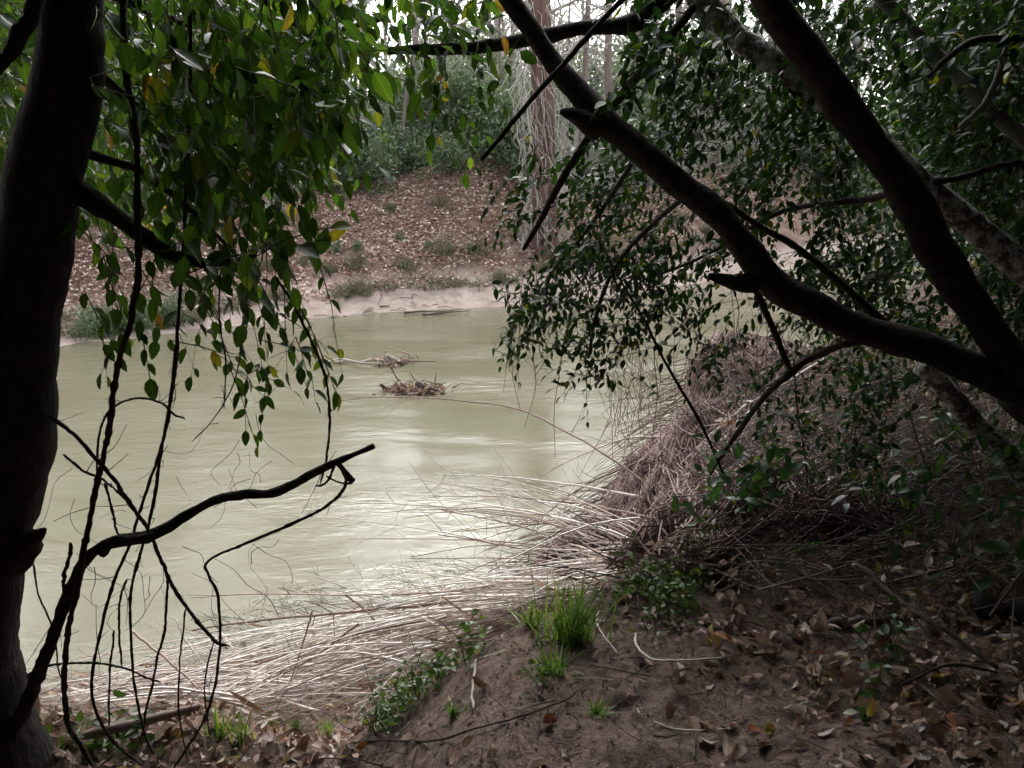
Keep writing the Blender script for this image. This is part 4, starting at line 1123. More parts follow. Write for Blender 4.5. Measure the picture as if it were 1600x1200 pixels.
# sticks
STK = [([(740, 1108), (738, 1080), (741, 1055), (744, 1030)], .0055, 'driftwood', 'pale stick standing against the soil face', .015),
       ([(545, 1162), (600, 1157), (680, 1157), (735, 1140), (800, 1123), (880, 1095), (905, 1078)], .0042, 'vine', 'long dark root trailing across the soil face', .02),
       ([(518, 1148), (535, 1160), (552, 1172)], .009, 'wet_wood', 'short dark stick poking from the litter at lower left', .02),
       ([(935, 955), (933, 975), (945, 995), (965, 1020)], .0035, 'cane', 'pale curled tendril right of the tall grass', .05),
       ([(993, 990), (995, 1010), (1020, 1030), (1060, 1032), (1130, 1028)], .005, 'cane', 'pale hooked stick lying on the litter', .04),
       ([(1022, 1127), (1050, 1138), (1090, 1141), (1145, 1138)], .003, 'cane', 'thin pale twig lying on the bare soil', .012),
       ([(1290, 975), (1360, 972), (1440, 962)], .022, 'wet_wood', 'reddish dead branch half buried in litter at right', .01),
       ([(1225, 1108), (1262, 1097)], .007, 'driftwood', 'short pale split stick on the litter', .02),
       ([(1340, 880), (1400, 935), (1450, 968), (1510, 1010), (1560, 1045)], .013, 'vine', 'dark branch lying diagonally over the litter at right', .12),
       ([(1560, 1050), (1480, 1040), (1400, 1075)], .006, 'vine', 'dark twig branching left from the diagonal branch', .05),
       ([(0 + 1290, 970), (1340, 1010), (1380, 1055)], .004, 'vine', 'thin dark twig on the litter left of the diagonal branch', .03)]
for k, (pts, r, mt, lab, lift) in enumerate(STK):
    C = spline([ground_hit(a, b, lift) for a, b in pts], 5 * len(pts)); C += rng_(k).normal(0, r * .2, C.shape)
    o = build('stick', tube(C, np.linspace(r, r * .5, len(C)) * np.clip(.4 + np.arange(len(C)) * .3, 0, 1), 7, True, .35, k), M[mt]); tag(o, lab, 'stick')
C = spline([ground_hit(1515, 940, .05), ground_hit(1580, 955, .055), ground_hit(1680, 985, .06)], 20)
o = build('fallen_log', tube(C, np.concatenate([[.012, .03, .042], np.linspace(.04, .05, 17)]), 12, True, .8, 14), M['trunk_bark']); tag(o, 'dark broken log lying at the right edge of the litter', 'log')

# ------------------------------------------------------------------ brush thicket on the right
g = rng_(600)
st = []
for k in range(2300):
    px = g.uniform(1130, 1640); py = g.uniform(545, 905); Y = np.interp(py, [545, 600, 905], [8.5, 7.2, 3.4]) * g.uniform(.8, 1.1)
    p = at(px, py, Y); hz = float(hq(p[0], p[1]))
    p[2] = max(p[2], hz + .02)
    L = g.uniform(.15, .9); az = g.normal(.45, 1.1); d = np.array([math.cos(az), math.sin(az) * .6, g.normal(.28, .3)])
    c = np.array([p - d * L * .5, p + g.normal(0, .03, 3), p + d * L * .5])
    c[:, 2] = np.maximum(c[:, 2], hq(c[:, 0], c[:, 1]) + .01)
    r = g.uniform(.0012, .0045) * (2 if g.random() < .06 else 1); rr = g.random()
    st.append(with_rnd(tube(spline(c, 5), np.linspace(r, r * .5, 5), 3, False), rr))
    for q in range(2):
        pp = c[1] + d * L * g.uniform(-.3, .4); d2 = d + g.normal(0, .8, 3); l2 = L * g.uniform(.12, .35)
        e = pp + d2 * l2
        st.append(with_rnd(tube([pp, (pp + e) / 2 + g.normal(0, .01, 3), e], [r * .6, r * .5, r * .3], 3, False), rr))
o = build('brushwood', join(st), M['brush'], origin=(2.5, 5, 2)); tag(o, 'tangled dry brushwood heaped on the shaded bank at right', None, None, 'stuff')
n = 900; px_ = g.uniform(1120, 1630, n); py_ = g.uniform(620, 900, n)
P = np.array([at(a, b, np.interp(b, [600, 905], [7.2, 3.4]) * g.uniform(.8, 1.02)) for a, b in zip(px_, py_)]); P[:, 2] = np.maximum(P[:, 2], hq(P[:, 0], P[:, 1]) + .02)
geo = batch([leaf_template(.5, .6, .9, twist=1.2), leaf_template(.4, .3, .8, twist=-1)], P, frames(g.normal(0, 1, (n, 3)), np.array([0, 0, 1.]), g, .8), g.uniform(.03, .07, n), g.random(n), g.integers(0, 2, n))
o = build('caught_leaves', geo, M['dead_leaf'], origin=(2.5, 5, 2)); tag(o, 'dead leaves caught in the brushwood', None, None, 'stuff')
# singly readable branches in the thicket
TH = [([(1600, 735), (1500, 745), (1400, 765), (1330, 752), (1280, 758), (1200, 790), (1140, 850)], 4.2, 4.4, 6, 'vine', 'dark arching branch across the front of the brushwood'),
      ([(1145, 1000), (1200, 930), (1300, 860), (1380, 790), (1470, 720), (1560, 690)], 3.6, 4.6, 5, 'vine', 'dark branch rising to the right through the brushwood'),
      ([(1450, 770), (1475, 830), (1500, 870), (1512, 925)], 3.8, 3.6, 5, 'grey_bark', 'pale grey stem standing in front of the brushwood'),
      ([(1255, 690), (1262, 760), (1270, 830), (1275, 880)], 4.0, 3.9, 3, 'vine', 'thin dark upright stem left in the brushwood'),
      ([(1240, 560), (1246, 640), (1258, 720), (1264, 800)], 4.1, 3.9, 3, 'vine', 'long thin dark stem hanging in front of the heap'),
      ([(1300, 740), (1260, 800), (1210, 870), (1160, 930), (1120, 975)], 4.0, 3.7, 4, 'vine', 'dark twig slanting down to the litter left of the brushwood'),
      ([(1395, 900), (1330, 870), (1260, 850), (1180, 862)], 3.8, 4.0, 4, 'vine', 'low dark twig at the foot of the brushwood'),
      ([(1600, 812), (1450, 808), (1350, 806), (1250, 810)], 3.7, 4.0, 2, 'cane', 'thin straight pale stem crossing the brushwood'),
      ([(1200, 700), (1290, 690), (1380, 670), (1460, 640), (1550, 620)], 5.0, 5.6, 4, 'vine', 'long dark bough behind the brushwood')]
for k, (pts, Y0, Y1, rpx, mt, lab) in enumerate(TH):
    n_ = len(pts); geo, b = limb([(a, c, Y0 + (Y1 - Y0) * i / (n_ - 1), rpx / 2 * (1 - .5 * i / (n_ - 1))) for i, (a, c) in enumerate(pts)], 6, .2, 640 + k)
    tw = [geo]; gg = rng_(660 + k)
    for q in range(10):
        i = int(gg.integers(0, n_ - 1)); f = gg.random(); p = at(pts[i][0] * (1 - f) + pts[i + 1][0] * f, pts[i][1] * (1 - f) + pts[i + 1][1] * f, Y0 + (Y1 - Y0) * (i + f) / (n_ - 1))
        d2 = gg.normal(0, .7, 3) + [.1, 0, .15]; L = gg.uniform(.1, .4)
        tw.append(tube(spline([p, p + d2 * L * .5 + gg.normal(0, .02, 3), p + d2 * L], 5), np.linspace(.0025, .001, 5), 3, False))
    o = build('brush_branch', join(tw), M[mt], origin=b); tag(o, lab, 'branch', 'branches in the brushwood')

# ------------------------------------------------------------------ foliage sprays
def in_poly(px, py, poly):
    poly = np.asarray(poly, float); x0, y0 = poly[:, 0], poly[:, 1]; x1, y1 = np.roll(x0, -1), np.roll(y0, -1)
    c = ((y0 > py) != (y1 > py)) & (px < (x1 - x0) * (py - y0) / (y1 - y0 + 1e-9) + x0)
    return c.sum() % 2 == 1
def sprays(seed, poly, ntw, Yr, leafL, nleaf, twigL, tdir, tvar, hang, twr=.0022, wid=(.6, 1.15), clump=.38):
    """twigs with alternating leaves spread through the depth Yr behind an outline"""
    g = rng_(seed); poly = np.asarray(poly, float)
    lo, hi = poly.min(0), poly.max(0)
    tw, P, X, S = [], [], [], []
    c = 0
    while c < ntw:
        px, py = g.uniform(lo[0], hi[0]), g.uniform(lo[1], hi[1])
        if not in_poly(px, py, poly): continue
        if ntw > 20 and vnoise(np.array([px / 62 + seed]), np.array([py / 62 + 9.]), 77)[0] < clump: continue
        c += 1
        Y = g.uniform(*Yr); p = at(px, py, Y)
        d = np.array(tdir) + g.normal(0, tvar, 3); d /= np.linalg.norm(d) + 1e-9
        L = twigL * g.uniform(.5, 1.2)
        q = np.linspace(0, 1, 5)
        C = p + d * L * (q[:, None] - .6) + np.array([0, 0, -.22 * L]) * (q ** 2)[:, None] + g.normal(0, .012 * L, (5, 3))
        tw.append(with_rnd(tube(C, np.linspace(twr, twr * .4, 5), 3, False), g.random()))
        D = spline(C, nleaf)
        T = np.gradient(D, axis=0); T /= np.linalg.norm(T, axis=1, keepdims=True) + 1e-9
        side = np.cross(T, g.normal(0, 1, 3)); side /= np.linalg.norm(side, axis=1, keepdims=True) + 1e-9
        sg = np.where(np.arange(nleaf) % 2, 1, -1)[:, None]
        x = T * .55 + side * sg * .8 + g.normal(0, .25, (nleaf, 3)) + np.array([0, 0, -hang])
        x[-1] = T[-1] + g.normal(0, .2, 3) + [0, 0, -hang * .5]
        skip = g.random(nleaf) > .12
        P.append(D[skip]); X.append(x[skip]); S.append((leafL * g.uniform(*wid, nleaf))[skip])
    P = np.vstack(P); X = np.vstack(X); S = np.concatenate(S)
    return tw, P, frames(X, np.array([0, -.15, 1.]), g, .45), S
def dress(tree, parts, tpl, mat, seed, cap=300, part='leaf'):
    """sprays -> twigs, the leaves that show largest as parts, the rest as one mass"""
    g = rng_(seed)
    tw = [t_ for s in parts for t_ in s[0]]
    P = np.vstack([s[1] for s in parts]); R = np.concatenate([s[2] for s in parts]); S = np.concatenate([s[3] for s in parts])
    n = len(P); rv = g.random(n); pk = g.integers(0, len(tpl), n)
    px, py, dd = pix(P)
    facing = np.abs(R[:, 2, 1]) * .7 + .3
    sc = np.where((px > 15) & (px < 1585) & (py > 15) & (py < 1185), S * facing / dd, 0)
    # prefer what nothing nearer hides
    order = np.argsort(dd); grid = np.zeros((1210 // 12 + 2, 1610 // 12 + 2))
    for k in order:
        if sc[k] > 0:
            a, b = int(py[k] // 12), int(px[k] // 12)
            if grid[a, b] > 1: sc[k] *= .3
            grid[max(a - 1, 0):a + 2, max(b - 1, 0):b + 2] += .34
    top = np.argsort(-sc)[:cap]
    m_ = np.ones(n, bool); m_[top] = False
    o = build('twigs', join(tw), M['vine'], tree); o['kind'] = 'stuff'
    o = build('foliage', batch(tpl, P[m_], R[m_], S[m_], rv[m_], pk[m_]), mat, tree); o['kind'] = 'stuff'
    ms = [new_mesh(part, T, F, mat, np.stack([np.zeros(len(T)), mid_of(T)], 1)) for T, F in tpl]
    base = np.array(tree.location)
    for k in top:
        o = bpy.data.objects.new(part, ms[pk[k]]); COL.objects.link(o); o.parent = tree
        o.matrix_local = mat_of(R[k], P[k] - base, S[k])
    return n
def crown_mass(seed, boxes, n, size):
    g = rng_(seed); Ps = []
    for (c, e) in boxes:
        k = int(n * e[0] * e[1] * e[2] / sum(b[1][0] * b[1][1] * b[1][2] for b in boxes))
        q = g.normal(0, .42, (k, 3)); Ps.append(np.array(c) + q * np.array(e))
    P = np.vstack(Ps); n = len(P)
    return batch([simple_leaf(.5), simple_leaf(.6, .4)], P, frames(g.normal(0, 1, (n, 3)), np.array([0, 0, 1.]), g, .7), g.uniform(.7, 1.3, n) * size, g.random(n), g.integers(0, 2, n))

big_tpl = [leaf_template(.5, .3, .35), leaf_template(.46, .15, .7, twist=.5), leaf_template(.55, .4, .2, twist=-.4), leaf_template(.42, .2, 1.0)]
small_tpl = [leaf_template(.48, .25, .3, stalk=False), leaf_template(.42, .1, .5, twist=.5, stalk=False), leaf_template(.5, .4, .2, stalk=False)]

# ------------------------------------------------------------------ left tree
LT = thing('broadleaf_tree', 'dark trunk at the left edge with large hanging evergreen leaves', 'tree', at(10, 1190, 2.6))
geo, _ = limb([(-8, 1330, 2.62, 112), (-14, 1220, 2.6, 98), (-26, 1120, 2.6, 82), (-38, 1010, 2.6, 73), (-18, 890, 2.58, 71), (8, 780, 2.56, 70), (30, 690, 2.55, 67), (48, 590, 2.55, 62), (68, 480, 2.53, 58), (92, 380, 2.52, 56), (108, 290, 2.52, 56), (125, 180, 2.5, 53), (140, 60, 2.5, 48), (148, -80, 2.5, 46), (150, -500, 2.5, 44), (150, -1500, 2.5, 40)], 26, .07, 31, 170)
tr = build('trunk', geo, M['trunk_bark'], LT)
for k, (pts, nm) in enumerate([([(20, 478, 2.5, 40), (-10, 500, 2.5, 46), (-60, 540, 2.5, 50), (-140, 600, 2.5, 50)], 'second_stem'),
                           ([(73, 826, 2.47, 2), (66, 834, 2.48, 9), (45, 850, 2.52, 20), (15, 870, 2.56, 30)], 'stub'),
                           ([(100, 285, 2.5, 16), (150, 318, 2.5, 15), (175, 336, 2.5, 13), (210, 360, 2.5, 12), (245, 388, 2.5, 11), (290, 408, 2.52, 9), (345, 411, 2.55, 6), (400, 400, 2.6, 3)], 'branch'),
                           ([(-10, 110, 2.2, 14), (25, 70, 2.2, 13), (50, 30, 2.2, 12), (62, -30, 2.2, 12)], 'branch'),
                           ([(0, 1170, 2.56, 12.6), (36, 1110, 2.5, 11.1), (62, 1050, 2.45, 10.4), (85, 990, 2.42, 9.6), (105, 935, 2.4, 9.6), (130, 882, 2.4, 9.6), (165, 853, 2.4, 8.9), (235, 838, 2.42, 8.9), (290, 808, 2.45, 8.1), (330, 786, 2.45, 7.4), (375, 774, 2.45, 7.4), (425, 771, 2.45, 6.7), (470, 750, 2.45, 6.3), (520, 725, 2.45, 5.5), (584, 697, 2.45, 4.4)], 'low_branch'),
                           ([(160, 865, 2.4, 7), (175, 846, 2.39, 7), (210, 841, 2.39, 6.5), (240, 836, 2.4, 5)], 'side_branch'),
                           ([(527, 722, 2.45, 5), (540, 738, 2.44, 4), (549, 750, 2.44, 6), (553, 752, 2.44, 4)], 'side_branch'),
                           ([(522, 728, 2.45, 2.5), (516, 745, 2.44, 2), (506, 757, 2.44, 2), (493, 759, 2.44, 1.5)], 'side_branch'),
                           ([(510, 744, 2.44, 1.5), (530, 754, 2.44, 1.5), (550, 755, 2.44, 2)], 'side_branch'),
                           ([(110, 225, 2.55, 9), (165, 250, 2.6, 7), (220, 270, 2.7, 6), (300, 330, 2.8, 4), (370, 400, 2.9, 3)], 'branch'),
                           ([(110, 80, 2.55, 9), (160, 120, 2.6, 8), (240, 180, 2.8, 6), (330, 210, 3.0, 5), (430, 260, 3.2, 3)], 'branch'),
                           ([(150, -20, 2.6, 9), (300, 40, 3.0, 7), (450, 60, 3.4, 5), (600, 30, 3.6, 3)], 'branch'),
                           ([(415, 0, 2.9, 4), (430, 90, 2.9, 4), (495, 120, 2.9, 3.5), (500, 180, 2.9, 3), (515, 245, 2.9, 2)], 'branch')]):
    geo, _ = limb(pts, 12, .45, 40 + k)
    build(nm, geo, M['trunk_bark'], LT)
left_parts = [
    sprays(13, [(230, -60), (600, -60), (560, 100), (470, 200), (330, 240), (230, 260)], 87, (2.2, 3.0), 0.077, 9, .42, (.3, .2, -.4), .5, .5),
    sprays(14, [(300, 330), (440, 320), (450, 420), (330, 440)], 6, (1.9, 2.2), 0.080, 7, .3, (.2, .2, -.6), .4, .8),
    sprays(15, [(-40, -60), (560, -60), (560, 200), (480, 290), (200, 330), (-40, 300)], 292, (4.2, 6.0), 0.093, 9, .6, (.2, .2, -.4), .6, .5),
    sprays(1, [(-40, -60), (560, -60), (560, 150), (480, 250), (330, 260), (200, 300), (-40, 280)], 342, (2.75, 4.6), 0.077, 9, .5, (.35, .3, -.35), .6, .5),
    sprays(2, [(180, 200), (450, 200), (545, 270), (470, 330), (420, 410), (330, 440), (200, 400)], 49, (2.4, 3.4), 0.077, 8, .4, (.3, .1, -.5), .5, .55),
    sprays(3, [(150, 390), (330, 420), (440, 400), (430, 520), (330, 540), (160, 470)], 18, (2.3, 3.0), 0.067, 7, .36, (.1, .1, -.8), .35, .7),
    sprays(4, [(310, 480), (440, 440), (510, 540), (480, 590), (400, 620), (340, 560)], 10, (2.4, 2.8), 0.057, 7, .32, (.3, 0, -.6), .45, .5),
    sprays(5, [(345, 600), (420, 600), (415, 660), (370, 700)], 3, (2.4, 2.6), 0.047, 6, .24, (-.1, 0, -.8), .3, .5),
    sprays(6, [(540, -60), (790, -60), (760, 40), (660, 60), (560, 70)], 45, (3.2, 4.6), 0.080, 7, .4, (.2, .2, -.4), .5, .55),
    sprays(7, [(560, 80), (680, 75), (690, 120), (600, 130)], 8, (3.2, 3.8), 0.074, 6, .3, (.3, 0, -.6), .4, .6),
    sprays(8, [(640, 150), (700, 100), (790, 110), (770, 165), (735, 215), (690, 190)], 12, (3.6, 4.0), 0.070, 7, .3, (.2, 0, -.7), .4, .5),
    sprays(9, [(-20, 200), (60, 200), (50, 330), (-20, 340)], 12, (3.0, 3.6), 0.074, 7, .35, (.1, .1, -.7), .4, .7),
    sprays(10, [(440, 440), (530, 480), (525, 560), (450, 560)], 3, (2.5, 2.6), 0.057, 6, .26, (.5, 0, -.4), .3, .3),
    sprays(11, [(150, 480), (240, 500), (225, 590), (160, 570)], 3, (2.4, 2.6), 0.060, 5, .28, (.1, 0, -.9), .2, .5)]
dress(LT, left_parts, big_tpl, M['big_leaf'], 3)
o = build('unseen_crown', crown_mass(12, [((-2.2, 1.0, 7.2), (2.6, 2.2, 1.2)), ((-1.0, -1.5, 7.4), (3.2, 2.4, 1.2)), ((-3.4, 3.0, 7.6), (2.0, 1.8, 1.2))], 16000, .3), M['big_leaf'], LT); o['kind'] = 'stuff'  # leaf mass above the view, added to shade the left foreground

# ------------------------------------------------------------------ right tree
RT = thing('leaning_tree', 'leaning many-limbed tree at the right with small evergreen leaves', 'tree', (3.0, 3.5, float(hq(3.0, 3.5)) - .1))
rb = np.array([3.0, 3.5, float(hq(3.0, 3.5)) - .15])
def wl(p): return [*p]
S1 = spline(np.array([[*rb, .24], [2.75, 3.45, 3.0, .19], *[[*at(a, b, Y), r * depth_of(at(a, b, Y)) / FPX] for a, b, Y, r in [(1660, 640, 3.35, 48), (1590, 608, 3.3, 38)]]]), 24)
build('trunk', tube(S1[:, :3], S1[:, 3], 18, True, .15, 70), M['limb_bark'], RT)
for k, (pts, nm, mt, sd) in enumerate([
        ([(1640, 632, 3.33, 32.2), (1560, 592, 3.3, 26.5), (1450, 545, 3.3, 24.2), (1360, 518, 3.3, 23.0), (1290, 488, 3.3, 23.6), (1225, 452, 3.3, 24.2), (1170, 395, 3.32, 23.0), (1120, 335, 3.35, 21.3), (1050, 285, 3.4, 21.3), (985, 230, 3.45, 20.2), (930, 180, 3.5, 19.0), (880, 120, 3.55, 17.3), (835, 55, 3.6, 15.6), (790, -10, 3.65, 14.4), (730, -110, 3.7, 12.7)], 'limb', 'limb_bark', 16),
        ([(1635, 620, 3.3, 30.6), (1590, 575, 3.25, 28.2), (1530, 490, 3.2, 27.5), (1470, 390, 3.2, 26.9), (1420, 300, 3.2, 25.7), (1370, 225, 3.2, 25.7), (1320, 160, 3.2, 26.9), (1265, 85, 3.2, 28.2), (1210, 10, 3.2, 28.2), (1160, -80, 3.2, 26.9), (1080, -260, 3.2, 24.5)], 'limb', 'limb_bark', 16),
        ([(1660, 480, 3.7, 24.5), (1600, 420, 3.7, 23.8), (1530, 365, 3.72, 23.1), (1460, 308, 3.75, 22.4), (1400, 262, 3.75, 21.8), (1320, 190, 3.8, 20.4), (1240, 125, 3.8, 19.0), (1170, 75, 3.85, 19.0), (1110, 20, 3.9, 20.4), (1060, -50, 3.9, 20.4)], 'limb', 'lichen_bark', 14),
        ([(1370, -10, 3.9, 10), (1420, 40, 3.9, 11), (1480, 100, 3.85, 11), (1540, 165, 3.8, 12), (1620, 235, 3.75, 13)], 'branch', 'grey_bark', 10),
        ([(1050, -20, 3.85, 20), (1025, 5, 3.85, 18), (1000, 28, 3.85, 16), (960, 38, 3.85, 12), (900, 42, 3.8, 11), (840, 58, 3.8, 11), (760, 70, 3.8, 10), (690, 76, 3.8, 9), (605, 79, 3.8, 6)], 'branch', 'limb_bark', 10),
        ([(985, -15, 3.2, 4.5), (930, 45, 3.2, 4.5), (890, 90, 3.2, 4.5), (840, 145, 3.2, 4), (790, 205, 3.2, 4), (752, 250, 3.2, 3)], 'branch', 'vine', 8),
        ([(1085, 10, 3.7, 6), (1055, 45, 3.7, 7), (1000, 115, 3.7, 7.5), (950, 175, 3.7, 7), (920, 215, 3.72, 6.5), (880, 280, 3.75, 6), (845, 345, 3.8, 5), (818, 390, 3.8, 3.5)], 'branch', 'vine', 8),
        ([(1440, 570, 3.6, 16.8), (1490, 625, 3.6, 16.1), (1540, 680, 3.6, 15.4), (1600, 750, 3.6, 15.4), (1680, 830, 3.6, 15.4)], 'lower_stem', 'lichen_bark', 12),
        ([(1450, 555, 3.4, 7.5), (1400, 520, 3.42, 6.8), (1340, 468, 3.45, 6.4), (1290, 425, 3.5, 6.0), (1240, 385, 3.52, 5.6), (1180, 350, 3.55, 4.9), (1120, 310, 3.6, 3.8), (1060, 285, 3.62, 2.2)], 'branch', 'limb_bark', 8),
        ([(1350, 528, 3.35, 10), (1310, 540, 3.4, 7), (1265, 560, 3.5, 6), (1235, 583, 3.5, 6), (1200, 615, 3.6, 5), (1150, 680, 3.8, 4), (1110, 740, 3.9, 2.5)], 'branch', 'limb_bark', 8),
        ([(1172, 428, 3.35, 7), (1190, 475, 3.45, 6), (1210, 520, 3.5, 5), (1225, 560, 3.5, 4.5), (1238, 582, 3.5, 4)], 'branch', 'limb_bark', 8),
        ([(1180, 440, 3.3, 16.5), (1150, 438, 3.28, 12.8), (1128, 436, 3.26, 9.0), (1108, 432, 3.25, 5.2)], 'broken_stub', 'limb_bark', 10),
        ([(940, 200, 3.48, 22), (910, 185, 3.45, 15), (890, 176, 3.43, 9), (876, 174, 3.42, 4)], 'broken_stub', 'limb_bark', 10),
        ([(940, 380, 3.6, 1.3), (965, 430, 3.6, 1.6), (1005, 497, 3.6, 2.3), (1030, 548, 3.6, 2.3), (1060, 602, 3.6, 2.6), (1095, 662, 3.6, 2.6), (1132, 745, 3.6, 2.0)], 'branch', 'vine', 7),
        ([(1430, 290, 3.2, 8), (1360, 310, 3.5, 6), (1290, 318, 3.7, 5), (1210, 335, 3.9, 4), (1100, 400, 4.0, 3), (1000, 440, 4.1, 2)], 'branch', 'vine', 7),
        ([(1600, 60, 3.6, 6), (1530, 62, 3.6, 6), (1490, 85, 3.6, 5), (1450, 120, 3.7, 4)], 'branch', 'vine', 7),
        ([(1460, 285, 3.7, 7), (1510, 275, 3.7, 6), (1560, 258, 3.7, 5), (1620, 255, 3.7, 5)], 'branch', 'vine', 7),
        ([(1000, 230, 3.5, 4), (960, 300, 3.8, 4), (910, 370, 4.0, 3), (860, 430, 4.1, 2.5), (850, 500, 4.1, 2)], 'branch', 'vine', 7),
        ([(1080, 300, 3.4, 5), (1020, 350, 3.7, 4), (960, 420, 3.9, 3.5), (930, 500, 4.0, 3), (920, 560, 4.0, 2)], 'branch', 'vine', 7),
        ([(1500, 200, 3.6, 5), (1545, 150, 3.6, 5), (1585, 40, 3.6, 4)], 'branch', 'grey_bark', 7)]):
    geo, _ = limb(pts, sd, .3, 80 + k)
    build(nm, geo, M[mt], RT)
def sR(seed, poly, n, Yr, L=.062, nl=14, tl=.42, td=(-.5, -.1, -.25), tv=.5, hg=.3):
    return sprays(seed, poly, int(n * 1.4), Yr, L * .84, nl, tl, td, tv, hg, .0021)
right_parts = [
    sR(21, [(980, -40), (1640, -40), (1640, 140), (1420, 150), (1330, 120), (1180, 110), (1000, 60)], 210, (3.4, 6.2), .075),
    sR(22, [(960, 90), (1250, 100), (1330, 220), (1300, 300), (1150, 290), (1000, 230), (930, 160)], 130, (3.5, 5.2)),
    sR(23, [(880, 210), (1010, 230), (1130, 330), (1150, 420), (1030, 450), (900, 420), (830, 340), (800, 280)], 85, (3.7, 4.8)),
    sR(24, [(860, 380), (1020, 400), (1060, 480), (980, 530), (870, 550), (800, 520), (790, 460)], 78, (3.8, 4.5), .058),
    sR(25, [(890, 530), (970, 520), (980, 590), (900, 605)], 9, (3.9, 4.2), .055),
    sR(26, [(1120, 250), (1320, 240), (1400, 380), (1400, 500), (1280, 470), (1170, 370)], 105, (3.6, 5.4)),
    sR(27, [(1380, 100), (1640, 80), (1640, 420), (1540, 400), (1440, 300)], 170, (3.8, 6.2), .07),
    sR(28, [(1360, 380), (1640, 400), (1640, 620), (1560, 560), (1440, 540)], 90, (3.8, 5.0), .07),
    sR(29, [(1040, 440), (1260, 470), (1330, 560), (1200, 600), (1080, 560)], 30, (3.8, 4.6), .055),
    sR(30, [(1180, 600), (1420, 560), (1420, 720), (1260, 760), (1180, 700)], 24, (3.7, 4.4), .065),
    sR(33, [(1260, 520), (1640, 560), (1640, 760), (1420, 720), (1300, 640)], 70, (4.2, 6.5), .075),
    sR(31, [(770, 270), (840, 270), (850, 400), (780, 340)], 7, (4.0, 4.3), .06),
    sR(32, [(960, 60), (1060, 40), (1060, 120), (990, 130)], 8, (3.4, 3.8), .085)]
dress(RT, right_parts, small_tpl, M['small_leaf'], 4)
o = build('unseen_crown', crown_mass(13, [((2.6, 2.0, 7.0), (2.6, 2.4, 1.3)), ((2.4, -1.2, 7.2), (3.4, 2.4, 1.4)), ((4.6, 4.2, 6.4), (2.2, 2.0, 1.3)), ((4.8, 7.2, 7.0), (2.2, 2.6, 1.2))], 27000, .3), M['small_leaf'], RT); o['kind'] = 'stuff'  # out of view, spread and thickened to block overhead light on the right
# low dark shrub leaves in the thicket
shr = thing('understory_shrub', 'dark green low shrub in the shade under the leaning tree', 'shrub', ground_hit(1400, 880))
lowp = [sprays(41, [(1100, 700), (1640, 640), (1640, 900), (1400, 900), (1250, 870), (1100, 820)], 85, (3.2, 4.2), 0.075, 8, .4, (-.3, 0, .3), .6, .2),
        sprays(42, [(1080, 740), (1230, 700), (1250, 790), (1120, 800)], 6, (3.6, 4.0), 0.080, 6, .3, (-.4, 0, .1), .5, .4),
        sprays(43, [(1300, 860), (1620, 840), (1620, 960), (1480, 900)], 10, (2.9, 3.4), 0.090, 6, .3, (-.3, 0, .3), .6, .2)]
dress(shr, lowp, big_tpl, M['shade_leaf'], 5, 120)

